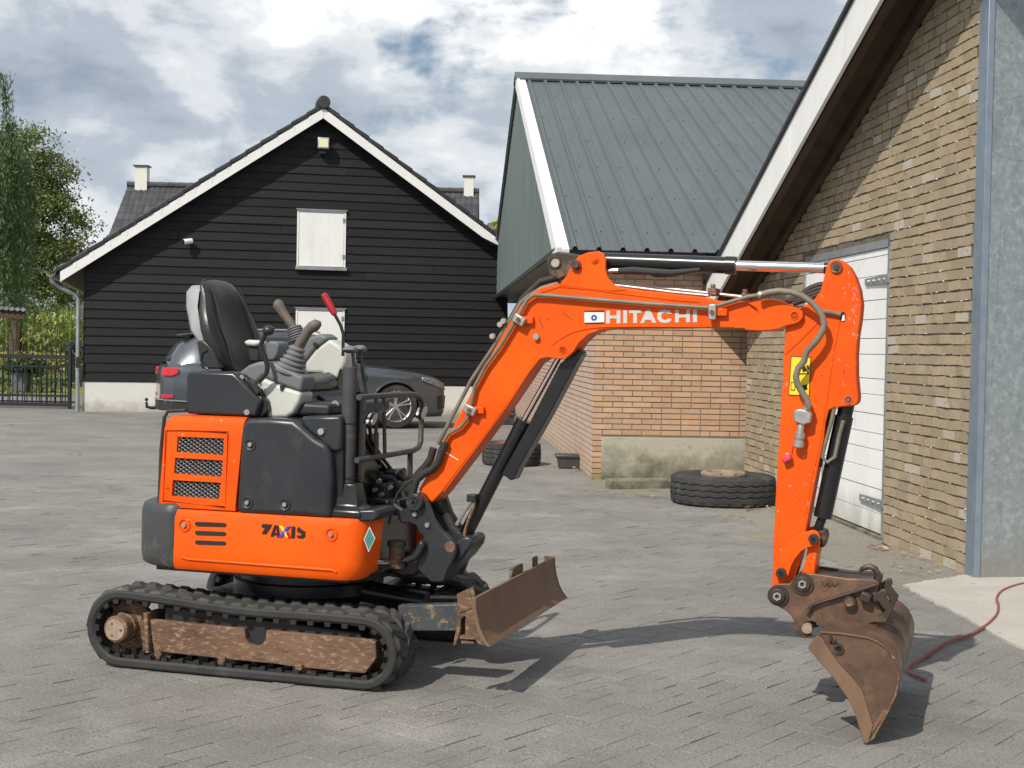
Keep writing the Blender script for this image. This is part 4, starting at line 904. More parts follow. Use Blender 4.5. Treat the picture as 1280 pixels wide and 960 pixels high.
# ---------------------------------------------------------------- tracks
RC, RR_, FC, FR_ = (-.60, .1735), .165, (.530, .1585), .150
def track_path():
    import math as m
    dx, dz = FC[0]-RC[0], FC[1]-RC[1]; D = m.hypot(dx, dz); th = m.atan2(dz, dx); al = m.acos((RR_-FR_)/D)
    segs = []
    tu, tl = th+al, th-al
    pts = []
    for k in range(25):   # rear arc from lower tangent going back and up
        a = tl+(tu-2*m.pi-tl)*k/24; pts.append((RC[0]+RR_*m.cos(a), RC[1]+RR_*m.sin(a)))
    top0 = pts[-1]; ft = (FC[0]+FR_*m.cos(tu), FC[1]+FR_*m.sin(tu))
    for k in range(1, 20):
        t = k/20; pts.append((top0[0]+(ft[0]-top0[0])*t, top0[1]+(ft[1]-top0[1])*t-.012*m.sin(m.pi*t)+.003*m.sin(3*m.pi*t)))
    for k in range(25):
        a = tu+(tl-tu)*k/24; pts.append((FC[0]+FR_*m.cos(a), FC[1]+FR_*m.sin(a)))
    fb = pts[-1]; rb = pts[0]
    for k in range(1, 20): t = k/20; pts.append((fb[0]+(rb[0]-fb[0])*t, fb[1]+(rb[1]-fb[1])*t))
    return pts
TP = track_path()
seglen = [math.dist(TP[i], TP[(i+1) % len(TP)]) for i in range(len(TP))]; TLEN = sum(seglen)
def along(s):
    s %= TLEN
    for i, l in enumerate(seglen):
        if s <= l:
            a, b = TP[i], TP[(i+1) % len(TP)]; t = s/l
            d = Vector((b[0]-a[0], 0, b[1]-a[1])).normalized(); return Vector((a[0]+(b[0]-a[0])*t, 0, a[1]+(b[1]-a[1])*t)), d, Vector((-d.z, 0, d.x))
        s -= l
    return along(0)
def lugmesh():
    mb = MB(); l0, l1, h = .036, .021, .011
    sk = .022
    lo = [(-l0-sk, -.046, -.004), (l0-sk, -.046, -.004), (l0+sk, .055, -.004), (-l0+sk, .055, -.004)]
    hi = [(-l1-sk*.7, -.030, h), (l1-sk*.7-.006, -.030, h), (l1+sk*.7-.006, .046, h), (-l1+sk*.7, .046, h)]
    mb.hexa(lo+hi); me = mb.mesh('tread_lug', 0); me.materials.append(M['rubber_lug']); return me
lugL = lugmesh()
NL = 42
for s, ys in ((-1, (-.5, -.27)), (1, (.55, .78))):
    bt = Mb(); rings = []
    for i, p in enumerate(TP):
        a, b = TP[i-1], TP[(i+1) % len(TP)]; d = Vector((b[0]-a[0], 0, b[1]-a[1])).normalized(); n = Vector((-d.z, 0, d.x))
        o = Vector((p[0], 0, p[1])); pr = [(ys[0]+.006, .0), (ys[0], -.008), (ys[0], -.028), (ys[0]+.008, -.038), (ys[1]-.008, -.038), (ys[1], -.028), (ys[1], -.008), (ys[1]-.006, 0)]
        rings.append([o+n*h+Vector((0, y, 0)) for y, h in pr])
    bt.loft(rings, closed=True); tk = bt.build('rubber_track', M['rubber'], ex, smooth=35)
    for k in range(NL):
        for row in (0, 1):
            o, d, n = along(TLEN*(k+.5*row)/NL)
            yc = ys[0]+.056 if row == 0 else ys[1]-.056
            X = d; Z = n; Y = Z.cross(X)
            sgn = 1 if row == 0 else -1
            m4 = Matrix(((X.x, Y.x*sgn, Z.x, o.x), (X.y, Y.y*sgn, Z.y, yc), (X.z, Y.z*sgn, Z.z, o.z), (0, 0, 0, 1)))
            inst('tread_lug', lugL, tk, M=m4)
    th = Mb()
    for k in range(NL):
        o, d, n = along(TLEN*(k+.25)/NL)
        for y0 in (ys[0]+.008, ys[0]+.085, ys[1]-.03):
            q = []
            w = .02 if y0 != ys[0]+.085 else .05
            for hh, ll in ((-.030, .017), (-.056, .011)):
                q += [o+n*hh+d*sx*ll+Vector((0, yy, 0)) for sx, yy in ((-1, y0), (1, y0), (1, y0+w), (-1, y0+w))]
            th.hexa(q)
    tag(th.build('drive_teeth', M['black'], tk, smooth=0), kind='stuff')
    yo = ys[0] if s < 0 else ys[1]; o_ = lambda v: yo-s*v        # distance in from the outer face
    # rusty side frame
    fp = ZP(90, 700, 2.844, [(275, 211), (440, 228), (612, 244), (616, 278), (630, 300), (652, 307), (674, 302), (688, 282), (690, 250), (900, 269), (1060, 284), (1078, 290), (1082, 348), (1042, 404), (960, 398), (830, 384), (760, 377), (735, 371), (640, 362), (540, 353), (430, 340), (290, 325)])
    pl = [mp(x, y, -.47) for x, y in fp]
    frm = Mb().prism(pl, o_(.03), o_(.06)).build('track_frame', M['rust'], ex, bevel=.004)
    MB().prism([(-.42, .13), (.50, .10), (.50, .23), (-.42, .28)], o_(.06), o_(.17)).build('frame_box', M['black'], frm, bevel=.01)
    zp = mpoly(ZP(90, 700, 2.844, [(262, 185), (276, 188), (282, 328), (268, 328)]), -.47)
    MB().prism(zp, o_(.01), o_(.17)).build('flange', M['rust'], frm, bevel=.003)
    for x in (430, 720):
        qq = mpoly(ZP(90, 700, 2.844, [(x, 186), (x+70, 192), (x+66, 238), (x-4, 230)]), -.45)
        MB().prism(qq, o_(.06), o_(.14)).build('carrier_bracket', M['bucket_dark'], frm, bevel=.006)
    for x, y in ((310, 330), (537, 350), (810, 378)):
        c = m3(90+x/2.844, 700+y/2.844, -.47)
        MB().cyl((c[0], o_(.015), c[2]), (c[0], o_(.16), c[2]), .018, 6).build('roller_bolt', M['rust'], frm)
        MB().cyl((c[0], o_(.05), c[2]-.005), (c[0], o_(.19), c[2]-.005), .045, 18).build('track_roller', M['rust'], frm)
    hc = m3(143.8, 787, -.50)
    hub = Mb().lathe([(.052, 0), (.058, .006), (.058, .055), (.064, .06), (.064, .11)], (hc[0], o_(.0), hc[2]), (0, -s, 0), 28).build('drive_hub', M['rust'], ex, bevel=.002)
    MB().lathe([(.030, -.003), (.046, -.003), (.046, .003), (.030, .003)], (hc[0], o_(.0), hc[2]), (0, -s, 0), 28).build('hub_cover', M['rust_pale'], hub)
    for k in range(3): MB().cyl((hc[0]+.03*math.cos(k*2.1), o_(-.006), hc[2]+.03*math.sin(k*2.1)), (hc[0]+.03*math.cos(k*2.1), o_(.01), hc[2]+.03*math.sin(k*2.1)), .006, 6).build('bolt', M['rust'], hub)
    sp = Mb(); sp.cyl((RC[0], o_(.09), RC[1]), (RC[0], o_(.12), RC[1]), .105, 30)
    for k in range(13):
        a = k*2*math.pi/13; sp.box((RC[0]+.112*math.cos(a), o_(.105), RC[1]+.112*math.sin(a)), (.03, .028, .024), Matrix.Rotation(-a, 3, 'Y'))
    sp.build('sprocket', M['rust'], ex)
    idl = Mb().lathe([(.02, -.02), (.045, -.02), (.05, .0), (.085, .012), (.105, .0), (.112, .0), (.112, .05), (.02, .05)], (FC[0], o_(.14), FC[1]), (0, -s, 0), 30).build('idler', M['rust'], ex)
# centre frame, slew ring
Mb().hexa([(-.42, -.27, .16), (.36, -.27, .15), (.36, .55, .15), (-.42, .55, .16), (-.34, -.27, .32), (.30, -.27, .30), (.30, .55, .30), (-.34, .55, .32)]).build('centre_frame', M['blackgloss'], ex, bevel=.02)
Mb().lathe([(.30, .30), (.34, .31), (.34, .36), (.31, .365), (.31, .40), (.34, .405), (.34, .43)], (0.02, .08, 0), (0, 0, 1), 40).build('slew_ring', M['blackgloss'], ex)
# ---------------------------------------------------------------- blade
yn, yf = -.50, .70
bpf = mpoly(ZP(540, 680, 7.11, [(385, 478), (388, 560), (402, 660), (432, 770), (470, 850), (520, 915)]), yn)
rows = []
for y in (yn, yf):
    fr_ = [(x, y, z) for x, z in bpf]; bk = [(x-.016, y, z-.002) for x, z in bpf[::-1]]
    rows.append(fr_+bk)
bl_ = Mb().loft(rows).build('dozer_blade', M['blade'], ex, bevel=.003)
for y in (yn+.004, yf-.016):
    MB().prism([(x+.002, z) for x, z in bpf]+[(x-.05, z+.004) for x, z in bpf[::-1]], y, y+.012).build('end_plate', M['rust'], bl_, bevel=.002)
bxm = sum(p[0] for p in bpf)/len(bpf); bz0, bz1 = bpf[-1][1], bpf[0][1]
MB().box((bpf[2][0]-.045, .10, (bz0+bz1)/2+.0), (.05, 1.0, .07)).build('back_beam', M['rust'], bl_, bevel=.006)
hb = [m3(540+x/7.11, 680+y/7.11, -.47) for x, y in ((338, 640), (338, 815))]
MB().cyl((hb[0][0], -.47, hb[0][2]), (hb[0][0], -.47, hb[1][2]), .019, 14).build('hinge_pin', M['rust'], bl_)
for x0, y0, x1, y1 in ((240, 585, 390, 640), (262, 805, 460, 850), (275, 850, 390, 885)):
    a = mp(540+x0/7.11, 680+y0/7.11, -.47); b = mp(540+x1/7.11, 680+y1/7.11, -.47)
    MB().box(((a[0]+b[0])/2, -.46, (a[1]+b[1])/2), (b[0]-a[0], .07, a[1]-b[1])).build('hinge_plate', M['rust'], bl_, bevel=.003)
for dy in (-.50, -.455):
    q = mpoly(ZP(540, 680, 7.11, [(232, 440), (345, 388), (382, 560), (255, 605)]), -.48); q2 = mpoly(ZP(540, 680, 7.11, [(285, 470), (335, 440), (345, 500), (300, 530)]), -.48)
    n = len(q)
    MB().prism([q[0], q[1], q[2], q[3]], dy, dy+.010).build('bracket_plate', M['rust'], bl_, bevel=.002)
MB().prism(mpoly(ZP(540, 680, 7.11, [(240, 680), (270, 650), (262, 780), (225, 890), (200, 895)]), -.47), -.49, -.43).build('hinge_lug', M['rust'], bl_, bevel=.003)
for (pts_, y) in ([[(698, 210), (838, 160), (842, 235), (716, 296)], .16], [[(945, 95), (985, 78), (990, 165), (948, 185)], .46]):
    a = [mp(540+x/7.11, 680+yy/7.11, y) for x, yy in pts_]; xm = bpf[0][0]-.03
    z0 = min(p[1] for p in a)-.03; z1 = max(p[1] for p in a)-.01
    wy_ = .17 if y < .2 else .05
    MB().box((xm, y, (z0+z1)/2-.01), (.014, wy_, z1-z0)).build('lift_lug', M['rust'], bl_, bevel=.003)
for y in (.40,):
    a, b = mp(495, 772, -.27), mp(580, 772, -.27)
    Mb().hexa([(.10, y-.045, .14), (bpf[2][0]-.05, y-.045, .20), (bpf[2][0]-.05, y+.045, .20), (.10, y+.045, .14), (.10, y-.045, .22), (bpf[2][0]-.05, y-.045, .27), (bpf[2][0]-.05, y+.045, .27), (.10, y+.045, .22)]).build('blade_arm', M['armblue'], ex, bevel=.006)
Mb().tube([(.25, 0, .33), (.62, 0, .29)], [.05, .05], 14).build('blade_cylinder', M['blackgloss'], ex)
ap = mpoly([(497, 757), (580, 755), (580, 789), (500, 789)], -.30)
Mb().prism(ap, -.30, -.245).build('blade_arm', M['armblue'], ex, bevel=.005)
# ---------------------------------------------------------------- upper frame, skirt, counterweight
Mb().prism([(-.46, -.44), (.44, -.44), (.52, -.3), (.52, .3), (.44, .44), (-.46, .44)], .432, .46, lambda a, b, t: (a, b, t)).build('floor_frame', M['blackgloss'], ex)
ys_ = -.49
xr0 = mp(217, 676, ys_)[0]; xf0 = mp(478, 676, -.38)[0]-.035
sz0, sz1 = .446, .702
path = [(xr0, ys_), (xr0+.25, ys_), (xr0+.5, ys_), (xf0-.09, ys_)]
for k in range(1, 9):
    a = math.pi/2*k/8; path.append((xf0-.09+0.09*math.sin(a), ys_+.09-0.09*math.cos(a)))
path += [(xf0, -.27)]
def skirt_ring(p, t):
    x, y = p
    cx, cy = min(x, xf0-.09), max(y, ys_+.09) if x > xf0-.09 else y+.09
    n = Vector((x-cx, y-cy)); n = n.normalized() if n.length > 1e-6 else Vector((0, -1))
    i = .03
    pr = [(-.012, sz0), (0, sz0+.02), (.004, sz0+.07), (.0, sz0+.10), (-.002, sz1-.03), (-.012, sz1), (-.05, sz1+.002), (-.05, sz0)]
    k = .03*max(0, min(1, (x-xf0+.25)/.2)); return [(x+n.x*o-k*(sz1-z)/(sz1-sz0), y+n.y*o, z) for o, z in pr]
sk = Mb().loft([skirt_ring(p, 0) for p in path]).build('side_skirt', M['orange'], ex, smooth=40, bevel=.003)
sk2 = Mb().loft([[(x, -y, z) for x, y, z in skirt_ring(p, 0)] for p in path]).build('side_skirt', M['orange'], ex, smooth=40)
def on_side(name, pts, y0, y1, m, par, **k): return MB().prism([mp(x, y, y0) for x, y in pts], y0, y1).build(name, m, par, **k)
z2 = lambda pts: ZP(160, 500, 3.2, pts)
for y0 in (498, 534, 572):
    on_side('slot', z2([(268, y0-8), (275, y0-11), (385, y0-6), (393, y0+2), (386, y0+9), (275, y0+6), (267, y0)]), -.4925, -.485, M['black'], sk, smooth=0)
MB().tube([m3(*z2([(215, 628)])[0], -.492), m3(*z2([(240, 636)])[0], -.494), m3(*z2([(820, 680)])[0], -.494), m3(*z2([(832, 690)])[0], -.492)], .006, 8).build('groove', M['orange'], sk)
for x, y in ((226, 500), (813, 537)):
    c = m3(*z2([(x, y)])[0], -.49)
    MB().lathe([(.030, -.002), (.028, .004), (.022, .004), (.018, -.004)], c, (0, -1, 0), 20).build('bolt_seat', M['orange_worn'], sk)
    MB().cyl((c[0], -.489, c[2]), (c[0], -.499, c[2]), .010, 6).build('bolt', M['steel'], sk)
def letter(name, polys, plane_pts, m, par): return None
LZ = {'letter_z': ([[(535, 496), (573, 498), (568, 510), (550, 536), (534, 534), (549, 511), (534, 509)]], 'ink'),
      'letter_a': ([[(585, 501), (592, 501), (581, 546), (569, 545)], [(592, 501), (600, 502), (607, 549), (596, 548)], [(583, 531), (595, 532), (596, 539), (581, 538)]], 'ink'),
      'letter_x': ([[(604, 503), (617, 504), (648, 551), (633, 550)]], 'yellow'),
      'letter_i': ([[(654, 506), (667, 507), (665, 552), (652, 551)]], 'ink'),
      'letter_s': ([[(676, 513), (684, 508), (692, 519), (708, 527), (707, 546), (697, 553), (680, 552), (674, 545), (676, 541), (690, 543), (695, 537), (686, 530), (676, 526)]], 'ink')}
for nm, (ps, mm) in LZ.items():
    mb = MB()
    for i, p in enumerate(ps): mb.prism([mp(x, y, -.4935) for x, y in z2(p)], -.4935-.0004*i, -.485)
    mb.build(nm, M[mm], sk, smooth=0)
on_side('letter_x', z2([(637, 505), (649, 505), (628, 528), (622, 519)]), -.4945, -.485, M['blue'], sk, smooth=0)
on_side('letter_x', z2([(621, 522), (627, 530), (615, 549), (601, 548)]), -.4945, -.485, M['blue'], sk, smooth=0)
on_side('letter_x', z2([(630, 530), (640, 529), (650, 551), (641, 551)]), -.4950, -.485, M['red'], sk, smooth=0)
# teal diamond on the rounded corner
pa_ = path[5]; pb_ = path[7]; nm_ = Vector((pb_[1]-pa_[1], -(pb_[0]-pa_[0]), 0)).normalized()
pc = Vector(((pa_[0]+pb_[0])/2, (pa_[1]+pb_[1])/2, 0))+nm_*.006
wn = fx*nm_.x+ly*nm_.y; wp = MO+fx*pc.x+ly*pc.y
def corner(px, py, off=0): w = on_plane(px, py, wp+wn*off, wn)-MO; return (w.dot(fx), w.dot(ly), w.z)
for sc_, mm, of in ((1, 'sticker', 0), (.86, 'teal', .001)):
    c = (965, 557); q = [(c[0]+(x-c[0])*sc_, c[1]+(y-c[1])*sc_) for x, y in ((966, 506), (989, 553), (962, 609), (943, 556))]
    f = [corner(*z2([p])[0], of) for p in q]; b = [corner(*z2([p])[0], of-.006) for p in q]
    MB().hexa(f+b).build('decal', M[mm], sk, smooth=0)
Mb().box((xf0-.07, .10, (sz0+sz1)/2), (.02, .66, sz1-sz0-.01)).build('front_panel', M['blackgloss'], ex)
# counterweight
cwp = []
for k in range(11):
    a = math.pi/2*k/10; cwp.append((xr0-.01-.235*math.sin(a), -.495+.20-.20*math.cos(a)))
half = [(xr0-.004, -.496)]+cwp[1:]
full = half+[(x, -y) for x, y in half[::-1]]
rings = []
for z, o in ((.452, .02), (.462, .006), (.50, 0), (.68, .0), (.715, .01), (.728, .04)):
    rings.append([(x+o if x < xr0-.05 else x, y*(1-o*1.2), z) for x, y in full]+[(xr0+.05, .44, z), (xr0+.05, -.44, z)])
Mb().loft(rings).build('counterweight', M['char_worn'], ex, smooth=50)
# ---------------------------------------------------------------- hood with grilles
hy = -.475
hr = mp(200, 575, hy)[0]; hfm = mp(299, 580, hy)[0]; hz0 = sz1+.006; hz1 = mp(250, 517, hy)[1]-.01
def hplan(z, inset):
    t = (z-hz0)/(hz1-hz0)
    x0 = mp(194, 632, hy)[0]*(1-t)+mp(202, 519, hy)[0]*t-.006+inset; x1 = mp(293.5, 641, hy)[0]*(1-t)+mp(304, 521, hy)[0]*t
    r = .16; y = hy+inset+.006*t; P = [(x1, y)]
    for k in range(9):
        a = math.pi/2*k/8; P.append((x0+.05-.05*math.sin(a), y+.05-.05*math.cos(a)))
    P += [(x0-.06, -.15), (x0-.07, .15)]
    return P+[(x0-.02, .44), (x1, .44)]
rings = [[(x, y, z) for x, y in hplan(z, i)] for z, i in ((hz0, .004), (hz0+.02, 0), (hz1-.06, 0), (hz1-.025, .006), (hz1-.006, .022), (hz1, .05))]
hood = Mb().loft(rings).build('engine_hood', M['orange_worn'], None, smooth=45)
gq = [z2(p) for p in ([(196, 147), (382, 154), (381, 222), (192, 208)], [(187, 231), (378, 242), (375, 309), (182, 294)], [(178, 320), (370, 331), (366, 398), (174, 384)])]
cts = []
for g_ in gq:
    q = [mp(x, y, hy) for x, y in g_]; cts.append(MB().prism(q, hy-.05, hy+.05).build('cut', None))
boolean_cut(hood, cts); hood.parent = ex
for g_ in gq:
    q = [mp(x, y, hy) for x, y in g_]; a, b, c, d = [Vector((p[0], 0, p[1])) for p in q]
    bk = MB().prism([(p[0], p[1]) for p in q], hy+.034, hy+.045).build('grille_back', M['black'], hood, smooth=0)
    gm = MB(); n = 9
    def P_(s, t): return (a*(1-s)+b*s)*(1-t)+(d*(1-s)+c*s)*t
    W_ = (b-a).length; H_ = (d-a).length; step = .028
    k = -int(H_/step)-1
    while k*step < W_:
        for sg in (1, -1):
            # line x = k*step + v*1.6 through 0<=v<=H
            x0 = k*step*1.0 if sg > 0 else W_-k*step; pts_ = []
            v0 = max(0, -k*step/1.7); v1 = min(H_, (W_-k*step)/1.7)
            if v1-v0 < .004: continue
            for v in (v0, v1):
                x = x0+sg*v*1.7; pts_.append(P_(min(max(x/W_, 0), 1), v/H_)+Vector((0, hy+.010+.002*sg, 0)))
            gm.tube(pts_, .0017, 3)
        k += 1
    gm.build('grille_mesh', M['mesh'], bk, smooth=0)
# raised frame round the grilles
fo = z2([(150, 118), (398, 128), (388, 428), (140, 402)])
MB().tube([m3(x, y, hy+.001) for x, y in fo], .0045, 6, closed=True).build('hood_bead', M['orange_worn'], hood)
for t in (.35,): pass
Mb().tube([m3(199, 630, hy+.03), m3(201.5, 560, hy+.03), m3(205.5, 522, hy+.03), m3(210, 514, hy+.03), m3(232, 513, hy+.03)], .008, 8).build('hood_seal', M['hoseblack'], ex)
# dark side cover
sc_pts = z2([(470, 74), (560, 72), (660, 80), (700, 112), (745, 152), (792, 178), (806, 215), (812, 330), (808, 472), (620, 462), (432, 452), (444, 240), (452, 110)])
cov = Mb().prism(mpoly(sc_pts, -.487), -.487, -.15).build('side_cover', M['char'], ex, bevel=.022, seg=4)
for x, y in ((490, 178), (478, 410), (628, 418)):
    c = m3(*z2([(x, y)])[0], -.487)
    MB().lathe([(.026, .0), (.024, .006), (.017, .001), (.016, -.006)], c, (0, -1, 0), 20).build('bolt_seat', M['char_worn'], cov)
    MB().cyl((c[0], -.480, c[2]), (c[0], -.497, c[2]), .010, 6).build('bolt', M['steel'], cov)
Mb().prism(mpoly(z2([(690, 66), (850, 64), (852, 200), (820, 210), (700, 105)]), -.46), -.46, -.2).build('tank_cover', M['char'], ex, bevel=.012)
c = m3(*z2([(775, 126)])[0], -.46); Mb().cyl((c[0], -.455, c[2]), (c[0], -.472, c[2]), .014, 8).build('bolt', M['steel'], ex)
Mb().prism(mpoly(z2([(800, 190), (860, 150), (858, 440), (812, 470)]), -.44), -.44, -.05).build('inner_panel', M['blackgloss'], ex)
Mb().box((-.05, .05, .80), (.55, .75, .2)).build('engine_bay', M['black'], ex, smooth=0)
# rear steel box, seat base
rb_ = Mb().prism(mpoly(ZP(160, 330, 4, [(287, 560), (300, 536), (528, 540), (560, 575), (660, 680), (640, 765), (288, 748)]), -.43), -.43, .40).build('rear_box', M['char'], ex, bevel=.012)
MB().cyl(m3(160+593/4, 330+741/4, -.428), m3(160+593/4, 330+741/4, -.438), .012, 12).build('bolt', M['steel'], rb_)
q1 = lambda pts: ZP(160, 330, 4, pts)
Mb().prism(mpoly(q1([(560, 745), (1030, 760), (1030, 700), (860, 690), (830, 640), (700, 640), (640, 700)]), -.30), -.34, .34).build('seat_base', M['black'], ex, bevel=.015)
# seat: rings up a leaning spine
def seat_ring(cx, cz, w, fwd, thick, dish):
    pts_ = []
    for k in range(9):
        t = -1+2*k/8; pts_.append((cx+fwd-dish*(1-abs(t)**2.2)-.04*abs(t)**6, t*w, cz))
    for k in range(9):
        t = 1-2*k/8; pts_.append((cx-thick+.03*t*t, t*w*.97, cz))
    return pts_
SY = -.02
sb0 = mp(306, 466, SY); sb1 = mp(272, 350, SY)
def spine(t): return (sb0[0]+(sb1[0]-sb0[0])*t, sb0[1]+(sb1[1]-sb0[1])*t)
rows = []
for t, w, f, th, di in ((-.02, .15, .03, .04, .02), (.02, .185, .05, .06, .03), (.2, .235, .065, .075, .045), (.45, .25, .06, .075, .05), (.62, .225, .055, .065, .045), (.74, .195, .05, .06, .03), (.84, .17, .045, .055, .02), (.93, .16, .035, .05, .012), (.985, .135, .015, .035, .005), (1.0, .09, 0, .015, 0)):
    cx, cz = spine(t); rows.append([(x, y+SY, z) for x, y, z in seat_ring(cx, cz, w, f, th, di)])
seat = Mb().loft(rows).build('seat_back', M['vinyl'], ex, smooth=60, sub=1)
rows = []
for t, w, o in ((.93, .13, -.075), (.86, .17, -.10), (.7, .20, -.115), (.45, .235, -.115), (.28, .22, -.09), (.22, .21, -.07)):
    cx, cz = spine(t); rows.append([(cx+o-.02-.018*math.cos(k*.393-1.57)*2.0+.06*abs(k/4-1)**2, SY+w*(k/4-1), cz) for k in range(9)]+[(cx+o+.02+.06*abs(k/4-1)**2, SY+w*(k/4-1)*.97, cz) for k in range(8, -1, -1)])
Mb().loft(rows).build('seat_shell', M['shellgrey'], ex, smooth=60)
for sy in (-1, 1):
    P_l = []
    for t in (.1, .25, .45, .62, .74, .84, .92):
        cx, cz = spine(t); P_l.append((cx+.058-.045*(1-.62**2.2)+.004, SY+sy*.145*(1-.25*max(0, t-.5)), cz))
    MB().tube(P_l, .0055, 6).build('piping', M['vinyl'], seat, smooth=60)
sc0 = mp(300, 478, SY); sc1 = mp(402, 476, SY)
rows = []
for t, w, zt_, zb in ((0, .20, .0, -.05), (.06, .22, .03, -.055), (.5, .225, .02, -.055), (.85, .22, .035, -.055), (.97, .20, .02, -.05), (1.0, .18, -.01, -.045)):
    x = sc0[0]+(sc1[0]-sc0[0])*t; z = sc0[1]+(sc1[1]-sc0[1])*t
    rows.append([(x, SY-w, z+zb), (x, SY-w*1.03, z+(zb+zt_)/2), (x, SY-w*.95, z+zt_+.012), (x, SY-w*.6, z+zt_), (x, SY, z+zt_-.012), (x, SY+w*.6, z+zt_), (x, SY+w*.95, z+zt_+.012), (x, SY+w*1.03, z+(zb+zt_)/2), (x, SY+w, z+zb)])
Mb().loft(rows).build('seat_cushion', M['vinyl'], ex, smooth=60, sub=1)
Mb().prism(mpoly(q1([(345, 385), (385, 378), (420, 410), (470, 525), (370, 525)]), -.24), -.25, -.21).build('seat_hinge', M['vinyl'], ex, bevel=.01)
Mb().tube([m3(*q1([p])[0], -.25) for p in ((398, 430), (372, 445), (366, 480), (385, 515), (400, 525))], .007, 8).build('seat_lever', M['blackgloss'], ex)
Mb().tube([m3(*q1([p])[0], -.10) for p in ((840, 740), (900, 690), (960, 665), (1005, 700), (1010, 740))], .011, 8).build('slide_bar', M['blackgloss'], ex)
for x, y in ((955, 715), (985, 735), (1035, 700)): Mb().cyl(m3(*q1([(x, y)])[0], -.20), m3(*q1([(x, y)])[0], -.26), .016, 10).build('fitting', M['steel'], ex)
# consoles
Mb().prism(mpoly(q1([(545, 548), (600, 505), (650, 488), (715, 486), (790, 520), (876, 566), (866, 640), (780, 612), (668, 562), (640, 600)]), -.37), -.37, -.24).build('right_console_top', M['greyplas'], ex, bevel=.014, seg=3)
Mb().prism(mpoly(q1([(640, 602), (668, 566), (780, 616), (865, 643), (856, 690), (826, 745), (790, 768), (690, 770), (700, 690)]), -.372), -.372, -.24).build('right_console', M['lightplas'], ex, bevel=.014, seg=3)
Mb().prism(mpoly(q1([(534, 546), (575, 552), (640, 618), (696, 690), (700, 735), (665, 768), (625, 765), (660, 690), (590, 610)]), -.40), -.40, -.35).build('console_bracket', M['blackgloss'], ex, bevel=.005)
for x, y in ((568, 566), (578, 604), (660, 603), (655, 672), (622, 655)): Mb().cyl(m3(*q1([(x, y)])[0], -.40), m3(*q1([(x, y)])[0], -.412), .010, 8).build('bolt', M['steel'], ex)
sl_ = mpoly(q1([(622, 575), (650, 590), (672, 640), (655, 655), (618, 600)]), -.40); Mb().prism(sl_, -.425, -.40).build('lever_gate', M['black'], ex, bevel=.004)
Mb().prism(mpoly(q1([(760, 610), (772, 596), (782, 606), (776, 632), (764, 636)]), -.374), -.380, -.37).build('latch', M['black'], ex, bevel=.003)
Mb().prism(mpoly(q1([(862, 452), (905, 366), (965, 346), (1004, 372), (936, 424), (884, 490)]), .26), .26, .39).build('left_console_top', M['greyplas'], ex, bevel=.014, seg=3)
Mb().prism(mpoly(q1([(884, 494), (938, 426), (1006, 374), (1060, 408), (1090, 448), (1088, 490), (1044, 590), (1022, 580), (965, 548), (884, 545)]), .258), .258, .39).build('left_console', M['lightplas'], ex, bevel=.016, seg=3)
Mb().prism(mpoly(q1([(970, 552), (1000, 540), (1046, 565), (1058, 520), (1066, 530), (1040, 600), (1010, 640), (1006, 590)]), .25), .25, .35).build('console_arm', M['blackgloss'], ex, bevel=.004)
Mb().prism(mpoly(q1([(924, 398), (936, 386), (952, 402), (944, 420), (930, 412)]), .256), .250, .26).build('latch', M['black'], ex, bevel=.003)
def joystick(base, top, grip, y, r0, r1, sc=1.0):
    b = Vector(m3(*q1([base])[0], y)); t = Vector(m3(*q1([top])[0], y)); pr = []
    n = 6; L_ = (t-b).length
    for i in range(n):
        r = r0+(r1-r0)*(i/(n-1))**.8; h = L_*i/n
        pr += [(r*.86, h), (r, h+L_*.05), (r, h+L_*.09), (r*.82, h+L_*.13)]
    pr.append((r1*.7, L_))
    bo = Mb().lathe(pr, b, t-b, 22).build('joystick_boot', M['boot'], ex, smooth=40)
    g = [Vector(m3(*q1([p])[0], y)) for p in grip]; n = len(g)
    rad = [.019, .021, .0205, .022, .025, .026, .020, .010][:n]
    MB().tube(g, [x*sc for x in rad], 14).build('joystick_grip', M['grip'], bo, smooth=60)
joystick((806, 548), (848, 412), [(846, 425), (862, 392), (884, 360), (902, 332), (922, 314), (940, 306), (955, 308), (960, 312)], -.31, .075, .036)
joystick((855, 385), (830, 312), [(836, 330), (812, 295), (790, 264), (772, 238), (758, 214), (750, 200), (744, 188), (740, 184)], .34, .060, .036, 1.0)
bl2 = Mb().tube([m3(*q1([p])[0], -.42) for p in ((652, 590), (675, 568), (692, 545), (697, 515), (688, 470), (666, 425), (664, 405), (676, 375), (690, 345))], .0105, 10).build('blade_lever', M['blackgloss'], ex)
MB().ball(m3(*q1([(703, 332)])[0], -.42), .026, 12, (1, 1, .85)).build('lever_knob', M['vinyl'], bl2)
Mb().prism(mpoly(q1([(585, 388), (610, 379), (660, 382), (672, 400), (640, 412), (600, 408)]), -.22), -.24, -.16).build('armrest', M['lightplas'], ex, bevel=.01)
Mb().prism(mpoly(q1([(606, 410), (660, 410), (668, 490), (612, 490)]), -.20), -.22, -.16).build('armrest_post', M['vinyl'], ex, bevel=.01)
Mb().prism(mpoly(q1([(682, 402), (708, 384), (742, 388), (754, 408), (748, 450), (730, 482), (690, 486)]), .10), .10, .22).build('armrest', M['greyplas'], ex, bevel=.02, seg=4)
rl_ = Mb().tube([m3(428.7, 445, .12), m3(429.2, 418, .12), m3(426, 407, .12), m3(417.5, 391.5, .12)], .008, 8).build('safety_lever', M['blackgloss'], ex)
MB().tube([m3(418.5, 393, .12), m3(415, 387, .12), m3(410, 377, .12), m3(405.5, 369, .12), m3(404.5, 367, .12)], [.013, .017, .0165, .016, .010], 12).build('lever_grip', M['red'], rl_)
